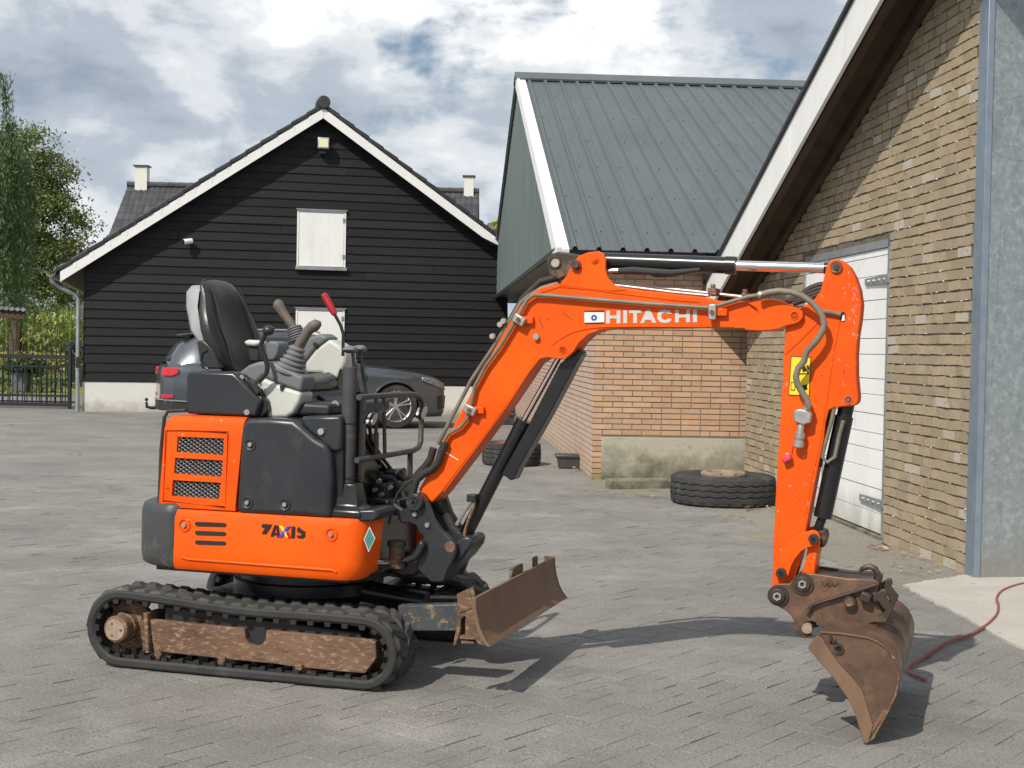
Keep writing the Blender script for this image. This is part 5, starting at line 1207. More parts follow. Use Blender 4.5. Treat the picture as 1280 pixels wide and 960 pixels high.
for (kx0, kx1, ky, rod, y) in ((430, 446, 437, ((441, 441), (443, 462), (449, 492)), -.06), (443, 457, 436, ((451, 440), (453, 462), (458, 492)), .06)):
    t_ = Mb().tube([m3(*p, y) for p in rod], .008, 8).build('travel_lever', M['blackgloss'], ex)
    MB().loft([[(m3(x, ky+dy*s_, y)[0], y+w*c_, m3(x, ky, y)[2]+h*s_) for c_, s_ in [(math.cos(k*.785), math.sin(k*.785)) for k in range(8)]] for x, w, h, dy in ((kx0, .02, .008, 0), (kx0+3, .032, .016, 0), ((kx0+kx1)/2, .034, .017, 0), (kx1-3, .032, .016, 0), (kx1, .02, .008, 0))]).build('lever_knob', M['boot'], t_, smooth=60)
# canopy post stub and guard
pt, pb = m3(438, 459, -.39), m3(434.5, 605, -.39)
post = Mb().tube([pb, pt], .031, 18).build('canopy_post', M['char_worn'], ex, smooth=40)
for yy in (530, 598): c = Vector(m3(436.5, yy, -.39)); MB().cyl(c, c+Vector((0, 0, .006)), .0335, 18).build('collar', M['blackgloss'], post)
Mb().prism(mpoly([(447.5, 490), (456, 489), (453, 602), (445, 602)], -.36), -.37, -.34).build('post_plate', M['blackgloss'], ex)
bsz = m3(436, 640, -.39)
Mb().loft([[(bsz[0]+sx*w, -.39+sy*w*.9, z) for sx, sy in ((-1, -1), (1, -1), (1, 1), (-1, 1))] for w, z in ((.085, sz1+.004), (.085, sz1+.03), (.062, sz1+.05), (.045, m3(434, 603, -.39)[2]))]).build('post_base', M['blackgloss'], ex, bevel=.006)
Mb().prism(mpoly(z2([(808, 445), (985, 438), (1000, 462), (985, 484), (900, 488), (808, 476)]), -.46), -.46, -.25).build('floor_edge', M['char'], ex, bevel=.008)
GX = .47
def gpt(px, py, dx=0): y, z = mpx(px, py, GX+dx); return (GX+dx, y, z)
zg = lambda pts: ZP(430, 480, 6, pts)
gd = Mb().tube([gpt(*p) for p in zg([(110, 100), (320, 86), (500, 76), (545, 84), (573, 110), (583, 160), (580, 300), (576, 430), (560, 476), (520, 500), (300, 538), (95, 572)])], .0125, 10).build('front_guard', M['char_worn'], ex, smooth=50)
for p0, p1 in (((240, 98), (240, 538)), ((298, 92), (306, 530))): MB().tube([gpt(*zg([p0])[0]), gpt(*zg([p1])[0])], .009, 8).build('guard_bar', M['char_worn'], gd)
MB().tube([gpt(*zg([(496, 505)])[0]), gpt(*zg([(494, 760)])[0])], .0135, 8).build('guard_leg', M['char_worn'], gd)
for pts_ in ([(150, 300), (162, 400), (190, 470), (250, 560), (330, 660), (360, 700)], [(190, 310), (205, 420), (245, 490), (300, 570), (370, 660), (400, 700)]):
    Mb().tube([gpt(*p, -.06) for p in zg(pts_)], .0085, 8).build('pedal_rod', M['blackgloss'], ex)
for (cx, cy, w, h, tilt) in ((186, 262, 20, 58, .35), (562, 212, 22, 62, .3)):
    c = gpt(*zg([(cx, cy)])[0], .0); v = []
    for k in range(20):
        a = k*.314; dx_, dz_ = w*math.cos(a), h*math.sin(a); px_, py_ = cx+dx_*math.cos(tilt)-dz_*math.sin(tilt)*-1, cy+dz_*math.cos(tilt)*-1+dx_*math.sin(tilt)
        q = gpt(*zg([(px_, py_)])[0], 0); v.append((q[1], q[2]))
    MB().prism(v, GX+.012, GX+.024, lambda a, b, t: (t, a, b)).build('mirror', M['blackgloss'], gd, bevel=.003)
    MB().prism([(c[1]+(a-c[1])*.82, c[2]+(b-c[2])*.82) for a, b in v], GX-.0, GX+.011, lambda a, b, t: (t, a, b)).build('mirror_glass', M['chrome'], gd)
    MB().prism([(c[1]+(a-c[1])*.82, c[2]+(b-c[2])*.82) for a, b in v], GX+.025, GX+.027, lambda a, b, t: (t, a, b)).build('mirror_glass', M['steel'], gd)
# valves and hoses on the floor
vz = sz1
for (px0, py0, px1, py1, y, d, mm) in ((463, 605, 482, 625, -.15, .12, 'black'), (480, 603, 499, 622, -.05, .14, 'char_worn'), (466, 590, 486, 606, .0, .1, 'black'), (484, 587, 499, 602, .12, .1, 'black'), (455, 622, 500, 645, -.2, .3, 'blackgloss'), (497, 596, 508, 615, .1, .1, 'black'), (500, 585, 504, 605, .05, .04, 'char')):
    a, b = mp(px0, py0, y), mp(px1, py1, y)
    Mb().box(((a[0]+b[0])/2, y+d/2, (a[1]+b[1])/2), (abs(b[0]-a[0]), d, abs(a[1]-b[1]))).build('valve_block', M[mm], ex, bevel=.008)
for x, y in ((475, 601), (470, 612), (489, 609), (478, 618)): c = m3(x, y, -.16); Mb().cyl(c, (c[0], c[1]-.02, c[2]), .010, 8).build('fitting', M['steel'], ex)
for pts_, y, r in ([[(458, 640), (470, 625), (488, 628), (505, 640)], -.2, .012], [[(462, 612), (476, 596), (492, 598), (505, 620), (512, 650)], -.1, .012], [[(470, 608), (484, 590), (497, 592), (506, 600)], -.02, .010], [[(486, 655), (489, 640), (497, 617), (508, 604), (520, 597), (528, 588)], -.2, .006], [[(455, 598), (462, 590), (478, 586), (494, 590)], .05, .011]):
    Mb().tube([m3(*p, y) for p in pts_], r, 8).build('hose', M['hoseblack'], ex)
# swing cylinder rod
a, b = m3(466, 702, -.30), m3(489, 702, -.22); sr = Mb().cyl(a, b, .015, 14).build('swing_rod', M['chrome'], ex)
b = Vector(m3(496, 695, -.21)); MB().cyl(b+Vector((0, 0, -.05)), b+Vector((0, 0, .05)), .034, 16).build('rod_eye', M['rust'], sr); MB().cyl(b+Vector((0, 0, .045)), b+Vector((0, 0, .065)), .042, 16).build('rod_cap', M['char_worn'], sr)
# ---------------------------------------------------------------- swing bracket
z4 = lambda pts: ZP(480, 560, 5.333, pts)
brk = z4([(150, 350), (172, 318), (210, 308), (250, 318), (280, 345), (298, 395), (325, 470), (375, 545), (430, 596), (476, 640), (480, 690), (462, 745), (425, 815), (402, 888), (372, 897), (315, 897), (262, 850), (215, 800), (230, 700), (250, 640), (262, 590), (228, 560), (214, 520), (170, 500), (110, 502), (92, 470), (100, 425), (148, 395)])
for y0, y1 in ((-.125, -.09), (.09, .125)):
    p = bpoly(brk, -.125); sbk = Bb().prism(p, y0, y1).build('swing_bracket', M['char'], ex, bevel=.006)
Bb().prism(bpoly(z4([(330, 560), (470, 640), (505, 600), (545, 585), (578, 598), (586, 625), (575, 665), (520, 740), (450, 800), (402, 888), (320, 895), (235, 780), (260, 660)]), -.09), -.088, .088).build('bracket_core', M['char'], ex, bevel=.012)
Bb().prism(bpoly(z4([(60, 700), (130, 690), (225, 690), (270, 790), (230, 850), (140, 860), (40, 830)]), -.06), -.09, .09).build('swing_post', M['blackgloss'], ex, bevel=.015)
Bb().prism(bpoly(z4([(100, 740), (190, 715), (225, 640), (240, 610), (270, 640), (250, 700), (215, 745), (170, 765), (120, 770)]), -.16), -.165, -.12).build('cylinder_lug', M['char'], ex, bevel=.01)
c = bp(*z4([(207, 362)])[0], -.14); 
pn = Bb().cyl((c[0], -.155, c[1]), (c[0], .14, c[1]), .037, 28).build('boom_pin', M['char'], ex, bevel=.003)
for r in (.028, .014): MB(bfr).lathe([(r, 0), (r, .003), (r-.003, .003), (r-.003, 0)], (c[0], -.155, c[1]), (0, -1, 0), 24).build('pin_ring', M['char_worn'], pn)
for x, y, m_ in ((210, 440, 'steel'), (293, 512, 'steel'), (440, 658, 'rust')):
    c = bp(*z4([(x, y)])[0], -.125); r = .010 if m_ == 'steel' else .024
    Bb().cyl((c[0], -.122, c[1]), (c[0], -.138 if m_ == 'steel' else -.127, c[1]), r, 14).build('bolt' if m_ == 'steel' else 'cylinder_pin', M[m_], ex)
# ---------------------------------------------------------------- boom
z5 = lambda pts: ZP(480, 300, 2.743, pts)
z8 = lambda pts: ZP(640, 300, 3.765, pts)
z6 = lambda pts: ZP(860, 300, 5.333, pts)
z6a = lambda pts: ZP(860, 300, 3.692, pts)
bm_out = z5([(118, 858), (165, 900), (195, 868), (330, 690), (425, 560), (515, 425), (540, 408)])+z5([(565, 402), (600, 406), (622, 405), (648, 382), (668, 352), (700, 322), (740, 308), (800, 303), (1000, 302), (1105, 300)])+z6([(365, 586), (385, 602), (470, 607), (545, 605), (600, 595), (650, 575), (710, 562), (748, 545), (768, 512), (768, 478), (742, 458), (690, 440), (610, 402), (540, 392), (440, 402), (330, 408), (200, 405)])+z5([(1100, 196), (1000, 186), (880, 172), (800, 160), (780, 150)])+z5([(600, 150), (540, 163), (500, 188), (470, 222), (420, 300), (340, 440), (280, 560), (225, 660), (190, 720), (150, 800)])
Y_B = .072
boom = Bb().prism(bpoly(bm_out, -Y_B), -Y_B, Y_B).build('boom', M['orange'], ex, bevel=.004)
def b_on(name, pts, y0, y1, m, par=boom, **k): return MB(bfr).prism([bp(x, y, y0) for x, y in pts], y0, y1).build(name, m, par, **k)
ear = z5([(600, 155), (628, 118), (645, 78), (668, 54), (700, 42), (735, 38), (752, 46), (760, 66), (758, 100), (766, 128), (790, 155), (830, 172), (780, 176), (700, 168), (640, 162)])
for y0, y1 in ((-.076, -.056), (.056, .076)): b_on('cylinder_ear', ear, y0, y1, M['orange'], bevel=.003)
# raised lug plate outline and side plates
b_on('lug_plate', z5([(530, 408), (562, 402), (600, 408), (624, 405), (650, 382), (668, 352), (700, 324), (735, 310), (700, 312), (650, 322), (600, 346), (560, 378)]), -.078, -.070, M['orange'], bevel=.002)
MB(bfr).tube([b3(x, y, -Y_B-.001) for x, y in z5([(205, 862), (330, 694), (425, 564), (500, 448), (545, 392), (590, 348), (640, 318), (690, 304), (740, 298), (860, 296), (1105, 297)])], .0035, 6).build('weld_bead', M['orange'], boom)
MB(bfr).tube([b3(x, y, -Y_B-.001) for x, y in z5([(520, 186), (600, 160), (700, 168), (800, 182), (900, 194), (1000, 206), (1080, 212)])], .003, 6).build('weld_bead', M['orange'], boom)
b_on('nose_plate', z6([(372, 590), (300, 585), (420, 545), (475, 495), (455, 455), (400, 420), (540, 394), (610, 404), (690, 442), (742, 460), (766, 480), (766, 512), (746, 543), (708, 560), (650, 573), (600, 593), (545, 603), (470, 605), (385, 600)]), -.088, -.070, M['orange'], bevel=.003)
b_on('nose_plate', z6([(372, 590), (420, 545), (475, 495), (455, 455), (400, 420), (540, 394), (610, 404), (690, 442), (742, 460), (766, 480), (766, 512), (746, 543), (708, 560), (650, 573), (600, 593), (545, 603), (470, 605), (385, 600)]), .088, .070, M['orange'], bevel=.003)
def disc(name, px, py, y, r, m, par, t=.006, n=20, ring=None):
    c = bp(px, py, y); o = MB(bfr)
    if ring: o.lathe([(r, 0), (r, t), (r-ring, t), (r-ring, 0)], (c[0], y, c[1]), (0, -1, 0), n)
    else: o.cyl((c[0], y+.004, c[1]), (c[0], y-t, c[1]), r, n)
    return o.build(name, m, par, smooth=35)
p = z5([(613, 377)])[0]; disc('pin_ring', *p, -.078, .017, M['orange_worn'], boom, .003, 22, .003)
p = z6([(710, 504)])[0]; disc('pin_ring', *p, -.088, .017, M['orange_worn'], boom, .003, 22, .003); disc('pin_centre', *p, -.088, .004, M['rust_red'], boom, .002)
p = z5([(660, 87)])[0]; disc('ear_pin', *p, -.076, .021, M['bucket_dark'], boom, .016); disc('ear_bolt', *p, -.09, .012, M['bucket_dark'], boom, .012, 6)
p = z5([(722, 65)])[0]; disc('ear_pin', *p, -.076, .018, M['orange_worn'], boom, .006); disc('ear_bolt', *p, -.08, .010, M['orange_worn'], boom, .008, 6)
p = z5([(525, 332)])[0]; disc('grease_point', *p, -Y_B, .013, M['steel'], boom, .018, 12)
for pts_ in ([(615, 250), (648, 275)], [(530, 265), (540, 290), (548, 302)], [(560, 268), (570, 276)]):
    MB(bfr).tube([b3(x, y, -Y_B-.0005) for x, y in z5(pts_)], .0016, 4).build('scratch', M['rust'], boom)
MB(bfr).tube([b3(x, y, -Y_B-.0005) for x, y in z5([(205, 725), (255, 755)])], .002, 4).build('scratch', M['sticker'], boom)
# lettering and label
s8 = lambda pts: z8(pts)
def T8(x, y): return (x, y-(x-443)*.014)
def rects(*rs): return [[(a, b), (c, b), (c, d), (a, d)] for a, b, c, d in rs]
yt, yb = 333, 393; ym = 363; s = 18
LET = [('letter_h', rects((443, yt, 443+s, yb), (493, yt, 511, yb), (461, ym-7, 493, ym+7))), ('letter_i', rects((524, yt, 542, yb))), ('letter_t', rects((552, yt, 608, yt+13), (571, yt+13, 589, yb))),
       ('letter_a', [[(632, yt), (652, yt), (680, yb), (661, yb), (655, yb-14), (628, yb-14), (622, yb), (604, yb)]]),
       ('letter_c', [[(755, 350), (735, 352), (722, 346), (708, 350), (702, 363), (708, 376), (722, 381), (736, 374), (755, 376), (742, 391), (720, 395), (698, 390), (684, 374), (684, 352), (698, 336), (720, 332), (742, 336)]]),
       ('letter_h', rects((768, yt, 786, yb), (820, yt, 838, yb), (786, ym-7, 820, ym+7))), ('letter_i', rects((852, yt, 871, yb)))]
for nm, ps in LET:
    mb = MB(bfr)
    for p in ps: mb.prism([bp(*s8([T8(*q)])[0], -Y_B) for q in p], -Y_B-.0022, -Y_B+.004)
    mb.build(nm, M['letter'], boom, smooth=0)
lab = b_on('boom_label', s8([(340, 338), (433, 334), (434, 392), (341, 393)]), -Y_B-.002, -Y_B+.003, M['sticker'], smooth=0)
b_on('label_border', s8([(340, 333), (434, 331), (434, 339), (340, 339)]), -Y_B-.0028, -Y_B+.003, M['ink'], lab, smooth=0)
b_on('label_border', s8([(341, 389), (434, 387), (434, 393), (341, 394)]), -Y_B-.0028, -Y_B+.003, M['ink'], lab, smooth=0)
st_ = []
for k in range(20): r = 17 if k % 2 else 12; st_.append((386+r*math.cos(k*.314), 366+r*math.sin(k*.314)))
b_on('label_emblem', s8(st_), -Y_B-.0028, -Y_B+.003, M['bluemark'], lab, smooth=0)
b_on('label_emblem', s8([(386+5*math.cos(k*.63), 366+5*math.sin(k*.63)) for k in range(10)]), -Y_B-.0034, -Y_B+.003, M['sticker'], lab, smooth=0)
# pipes along the boom
def pipe(pts, y, r, m, par=boom, n=8, name='pipe'): return MB(bfr).tube([b3(p[0], p[1], p[2] if len(p) > 2 else y) for p in pts], r, n).build(name, m, par, smooth=60)
pipe(z5([(200, 700), (222, 662), (262, 642), (286, 612), (298, 565), (312, 500), (350, 430), (402, 360), (455, 272), (490, 206), (515, 188), (560, 190), (700, 202), (900, 218), (1110, 232)])+z6([(190, 440), (290, 410), (400, 378), (478, 366)]), -Y_B-.022, .0085, M['hose'], n=10)
pipe(z5([(186, 700), (230, 612), (300, 480), (372, 372), (430, 280), (470, 215), (500, 188)]), -Y_B+.01, .009, M['hose'], n=10)
pipe(z5([(500, 190), (540, 165), (600, 148)]), -.02, .009, M['hose'])
pipe(z8([(470, 200), (600, 214), (760, 232), (930, 250), (1090, 268)]), .02, .007, M['steel'])
pipe(z8([(480, 212), (600, 226), (760, 246), (930, 262)]), -.02, .006, M['steel'])
for x, y, a in ((465, 274, .5), (297, 583, .4), (1127, 247, 0)):
    c = b3(*z5([(x, y)])[0], -Y_B-.028); cl2 = MB(bfr).box(c, (.052, .03, .036) if a else (.03, .03, .062), Matrix.Rotation(a, 3, 'Y')).build('pipe_clamp', M['steel'], boom, bevel=.004)
    MB(bfr).cyl((c[0], c[1]-.014, c[2]), (c[0], c[1]-.026, c[2]), .009, 6).build('clamp_bolt', M['rust'], cl2)
    MB(bfr).box((c[0]+.03, -Y_B-.008, c[2]), (.05, .03, .03)).build('clamp_seat', M['orange'], cl2, bevel=.003)
for x, y, w in ((950, 245, .035), (1100, 268, .02)):
    c = b3(*z8([(x, y)])[0], -.0); MB(bfr).box(c, (w, .09, .03)).build('pipe_clamp', M['rust'], boom, bevel=.004)
    MB(bfr).cyl((c[0], -.02, c[2]), (c[0], -.02, c[2]+.03), .010, 6).build('clamp_bolt', M['rust'], boom)
for x, y in ((374, 330), (400, 290), (412, 278)): disc('pipe_nut', *z5([(x, y)])[0], -Y_B, .012, M['steel'], boom, .016, 6)
hb_ = zg([(760, 440), (735, 500), (705, 590), (660, 640), (600, 670), (545, 720), (520, 800), (505, 870)])
pipe([(x, y) for x, y in hb_], -Y_B-.02, .017, M['hoseblack'], n=10, name='hose')
hb_ = zg([(672, 480), (650, 560), (610, 620), (560, 670), (520, 720), (495, 790)])
pipe([(x, y) for x, y in hb_], -Y_B+.03, .017, M['hoseblack'], n=10, name='hose')
pipe([(700, 352), (682, 362), (664, 380), (648, 402), (640, 420), (632, 438)], .11, .016, M['hoseblack'], name='hose'); pipe([(702, 345), (676, 352), (655, 372), (640, 398), (630, 420)], .08, .016, M['hoseblack'], name='hose')
# clevis at the rear of the ears
cv = MB(bfr).prism(bpoly(z5([(556, 70), (572, 48), (600, 40), (650, 46), (668, 60), (640, 120), (600, 135), (566, 118)]), -.04), -.05, .05).build('rear_clevis', M['bucket_dark'], boom, bevel=.006)
disc('clevis_eye', *z5([(587, 77)])[0], -.05, .026, M['bucket_dark'], cv, .006, 24, .006); disc('eye_hole', *z5([(587, 77)])[0], -.05, .019, M['plinth'], cv, .001, 20)
# boom cylinder
a, b = Vector(b3(578, 676, 0)), Vector(b3(655, 525, 0)); pin_t = Vector(b3(704, 437, 0))
bc = Bb().tube([a, a.lerp(b, .93), a.lerp(b, .93), b], [.030, .030, .033, .033], 20).build('boom_cylinder', M['blackgloss'], ex, smooth=40)
MB(bfr).cyl(b, pin_t, .0125, 14).build('rod', M['chrome'], bc)
MB(bfr).cyl((a.x, -.06, a.z), (a.x, .06, a.z), .04, 18).build('cylinder_eye', M['char'], bc)
gp_ = [(626, 594), (658, 537), (672, 509), (700, 455), (709, 447), (714, 440), (724, 437), (728, 442), (720, 456), (686, 520), (664, 558), (649, 585), (642, 600), (638, 601), (632, 596)]
MB(bfr).prism([(bp(x-2, y, -.05)) for x, y in gp_], -.032, .05).build('rod_guard', M['blackgloss'], bc, bevel=.004)
MB(bfr).tube([b3(x, y, -.05) for x, y in ((594, 626), (592, 634), (586, 648), (582, 660), (580, 672))], .006, 8).build('pipe', M['rust'], bc)
MB(bfr).tube([b3(x, y, -.05) for x, y in ((571, 656), (580, 640), (590, 624))], [.009, .009, .012], 8).build('fitting', M['steel'], bc)
MB(bfr).box(b3(591, 622, -.04), (.04, .05, .03)).build('port_block', M['black'], bc, bevel=.004)
MB(bfr).tube([b3(x, y, .02) for x, y in ((542, 622), (556, 640), (566, 660), (574, 668))], [.03, .022, .02, .02], 10).build('hose', M['hoseblack'], bc)
# arm cylinder
a, b, c = Vector(b3(745, 325.5, 0)), Vector(b3(920, 332, 0)), Vector(b3(1040, 335.5, 0))
ac = Bb().tube([a, a.lerp(b, .93), a.lerp(b, .93), b], [.034, .034, .0365, .0365], 24).build('arm_cylinder', M['blackgloss'], ex, smooth=40)
MB(bfr).tube([b, b.lerp(c, .93)], .0205, 18).build('rod', M['chrome'], ac); MB(bfr).tube([b.lerp(c, .92), c], .023, 16).build('rod_eye', M['blackgloss'], ac)
MB(bfr).tube([b3(x, y, -.03) for x, y in ((766, 339), (790, 338), (840, 341), (875, 337))], [.012, .016, .014, .008], 10).build('hose', M['hoseblack'], ac)
MB(bfr).tube([b3(x, y, -.04) for x, y in ((757, 340), (766, 338), (773, 338))], [.007, .010, .010], 8).build('fitting', M['steel'], ac)
MB(bfr).prism(bpoly([(800, 338), (858, 341), (842, 346), (820, 347)], 0), -.03, .03).build('hose_sleeve', M['black'], ac)
# ---------------------------------------------------------------- arm
z7 = lambda pts: ZP(900, 480, 2.087, pts)
arm_out = [(1032, 338), (1035, 328.5), (1040, 325), (1046, 323.5), (1054, 326), (1062, 333), (1069, 346), (1074.5, 362), (1077, 380), (1075.5, 398), (1072, 420), (1070.3, 445), (1070.5, 470), (1073, 497), (1072, 504), (1068, 507.5), (1060, 508), (1050, 509), (1042, 510), (1036, 513), (1032, 528), (1030, 548), (1019, 602), (1008, 660), (1000, 700), (990, 732), (984, 746), (972, 752), (965, 746), (965, 730), (968.5, 640), (973, 560), (977, 500), (981, 420), (982, 410), (986, 402), (1002, 384), (1018, 374), (1026, 363)]
Y_A = .062
arm = Bb().prism(bpoly(arm_out, -Y_A), -Y_A, Y_A).build('arm', M['orange_worn'], ex, bevel=.005)
def a_on(name, pts, y0, y1, m, par=arm, **k): return MB(bfr).prism([bp(x, y, y0) for x, y in pts], y0, y1).build(name, m, par, **k)
MB(bfr).tube([b3(x, y, -Y_A-.001) for x, y in z6a([(448, 526), (500, 480), (560, 420), (600, 378)])], .003, 6).build('weld_bead', M['orange_worn'], arm)
MB(bfr).tube([b3(x, y, -Y_A-.001) for x, y in z6a([(700, 372), (680, 480), (660, 600), (645, 720), (630, 800), (612, 920), (570, 1110), (545, 1260)])], .003, 6).build('weld_bead', M['orange_worn'], arm)
p = z6a([(685, 125)])[0]; disc('arm_pin', *p, -Y_A, .023, M['rust'], arm, .010); disc('pin_bolt', *p, -Y_A-.01, .011, M['bucket_dark'], arm, .006, 6)
p = z6a([(740, 738)])[0]; disc('pin_ring', *p, -Y_A, .0165, M['rust_red'], arm, .003, 22, .005); disc('pin_centre', *p, -Y_A, .005, M['rust_red'], arm, .004)
a_on('slot', z6a([(706, 334), (720, 330), (728, 345), (722, 378), (706, 378), (700, 362)]), -Y_A-.0015, -Y_A+.01, M['black'], smooth=0)
a_on('slot_painted_light', z6a([(712, 350), (722, 344), (722, 372), (708, 374)]), -Y_A-.0025, -Y_A+.01, M['white'], smooth=0)  # white plate painted as the light showing through the slot
MB(bfr).tube([b3(*z6a([q])[0], -Y_A-.012) for q in ((622, 330), (660, 335), (705, 345))], .0085, 10).build('pin_rod', M['hose'], arm)
for _ in range(30):
    t = random.random(); cx, cy = 1067+6*t-2*abs(random.gauss(0, 2.2)), 338+95*t+random.gauss(0, 8); l = random.uniform(1.5, 7); a = random.gauss(1.15, .5)
    MB(bfr).tube([b3(cx, cy, -Y_A-.0004), b3(cx+l*.5*math.cos(a)+.4, cy+l*.5*math.sin(a), -Y_A-.0004), b3(cx+l*math.cos(a), cy+l*math.sin(a), -Y_A-.0004)], [.0004, random.uniform(.0008, .0016), .0004], 4).build('scratch', M['letter'] if _ % 3 else M['rust_red'], arm, smooth=0)
for x0, y0, x1, y1 in ((1003, 598, 1006, 612), (1021, 455, 1012, 470), (985, 606, 996, 620), (1049, 470, 1056, 462), (1010, 560, 1016, 556)):
    MB(bfr).tube([b3(x0, y0, -Y_A-.0004), b3((x0+x1)/2+.6, (y0+y1)/2, -Y_A-.0004), b3(x1, y1, -Y_A-.0004)], [.0004, .0009, .0004], 4).build('scratch', M['rust_pale'], arm, smooth=0)
# hoses across the boom-arm joint
pipe(z6([(478, 366), (540, 348), (610, 340), (690, 348), (760, 372), (820, 412), (868, 462), (898, 515), (908, 560), (895, 612), (860, 668), (818, 715), (790, 745)])+z6a([(535, 560), (508, 592), (498, 630), (503, 660), (522, 695), (548, 735), (556, 770)]), -.125, .0125, M['hose'], ex, n=12, name='hose')
pipe(z6([(470, 362), (490, 366)]), -.125, .0145, M['steel'], ex, name='hose_ferrule')
for pts_ in ([(770, 350), (820, 318), (870, 300), (905, 296)], [(640, 405), (720, 385), (800, 350), (860, 325), (910, 318)], [(560, 395), (660, 408), (740, 400), (820, 365), (900, 335)], [(700, 425), (760, 405), (820, 385), (880, 360)]):
    pipe(z6(pts_), .03, .0115, M['hoseblack'], ex, name='hose')
for q in ((280, 415), (270, 378), (370, 375)): pass
vb_ = a_on('valve', z6a([(488, 785), (520, 778), (560, 790), (570, 800), (566, 845), (530, 855), (487, 838)]), -.115, -Y_A, M['steel'], bevel=.006)
pipe(z6a([(548, 735), (552, 765), (545, 790)]), -.10, .013, M['steel'], vb_, name='elbow')
c0, c1 = b3(*z6a([(522, 850)])[0], -.095), b3(*z6a([(512, 935)])[0], -.095)
MB(bfr).lathe([(.012, 0), (.014, .01), (.014, .03), (.021, .034), (.021, .055), (.017, .058), (.017, .066), (.021, .07), (.021, .088), (.014, .092)], c0, Vector(c1)-Vector(c0), 16).build('coupling', M['steel'], vb_)
q = z7([(182, 183), (188, 197), (166, 208), (159, 193)]); cap = a_on('dust_cap', q, -.095, -Y_A, M['redcap'], bevel=.006)
pipe(z7([(186, 180), (190, 160), (200, 140), (206, 130)]), -.07, .0016, M['redcap'], cap, 5, name='cap_string')
wl = a_on('warning_label', z6a([(475, 535), (568, 540), (560, 721), (463, 716)]), -Y_A-.0022, -Y_A+.003, M['yellow'], smooth=0)
def w_on(pts): return a_on('label_mark', z6a(pts), -Y_A-.0032, -Y_A+.003, M['ink'], wl, smooth=0)
for q in ([(475, 535), (568, 540), (568, 543), (475, 538)], [(463, 713), (560, 718), (560, 721), (463, 716)], [(475, 535), (478, 535), (466, 716), (463, 716)], [(565, 540), (568, 540), (560, 721), (557, 721)],
          [(520, 553), (524, 553), (500, 622), (494, 622)], [(520, 553), (524, 553), (560, 618), (554, 618)], [(497, 616), (556, 614), (557, 619), (494, 622)], [(545, 575), (556, 580), (560, 600), (550, 598)], [(525, 590), (540, 582), (548, 605), (530, 610)],
          [(475, 655), (495, 656), (494, 695), (474, 694)], [(522, 672), (548, 666), (552, 690), (530, 694)]): w_on(q)
a_on('label_mark', z6a([(478, 659), (492, 660), (491, 691), (477, 690)]), -Y_A-.0042, -Y_A+.003, M['yellow'], wl, smooth=0)
# bucket cylinder and linkage
a, b, c = Vector(b3(1059, 503, 0)), Vector(b3(1028.3, 646.5, 0)), Vector(b3(1018, 672.5, 0))
bk = Bb().tube([a, a.lerp(b, .12), a.lerp(b, .12), b], [.03, .03, .0355, .0355], 22).build('bucket_cylinder', M['blackgloss'], ex, smooth=40)
MB(bfr).cyl(b, c, .018, 14).build('rod', M['blackgloss'], bk)
pipe(z7([(298, 62), (290, 100), (276, 150), (266, 190), (280, 205), (300, 190), (312, 130), (322, 95)]), -.05, .008, M['hose'], bk)
pipe(z7([(290, 66), (282, 120), (262, 185), (258, 215)]), -.02, .012, M['hoseblack'], bk)
zl = lambda pts: ZP(940, 560, 4.367, pts)
for y0, y1 in ((-.100, -.080), (.080, .100)):
    lk = Bb().prism(bpoly(zl([(118, 668), (122, 630), (140, 580), (180, 525), (225, 490), (280, 462), (335, 448), (362, 462), (372, 492), (366, 520), (340, 536), (300, 545), (268, 566), (235, 605), (212, 650), (202, 692), (178, 714), (150, 714), (128, 698)]), -.1), y0, y1).build('rocker_link', M['orange_worn'], ex, bevel=.003)
    if y0 < 0:
        for x, y in ((160, 680), (338, 495)):
            p = zl([(x, y)])[0]; c = bp(*p, -.1)
            o = MB(bfr).cyl((c[0], -.114, c[1]), (c[0], -.09, c[1]), .020, 20).build('link_pin', M['bucket_dark'], lk, bevel=.002)
            MB(bfr).lathe([(.011, 0), (.011, .004), (.005, .004), (.005, .0)], (c[0], -.114, c[1]), (0, -1, 0), 6).build('pin_socket', M['black'], lk)
Bb().prism(bpoly(zl([(300, 500), (362, 480), (372, 520), (352, 600), (342, 690), (310, 760), (262, 755), (255, 715), (285, 640), (302, 560)]), -.07), -.072, .072).build('bucket_link', M['orange_worn'], ex, bevel=.006)
Bb().prism(bpoly(zl([(362, 450), (400, 455), (408, 490), (395, 540), (372, 545), (378, 500)]), -.05), -.05, .05).build('rod_clevis', M['bucket_dark'], ex, bevel=.005)
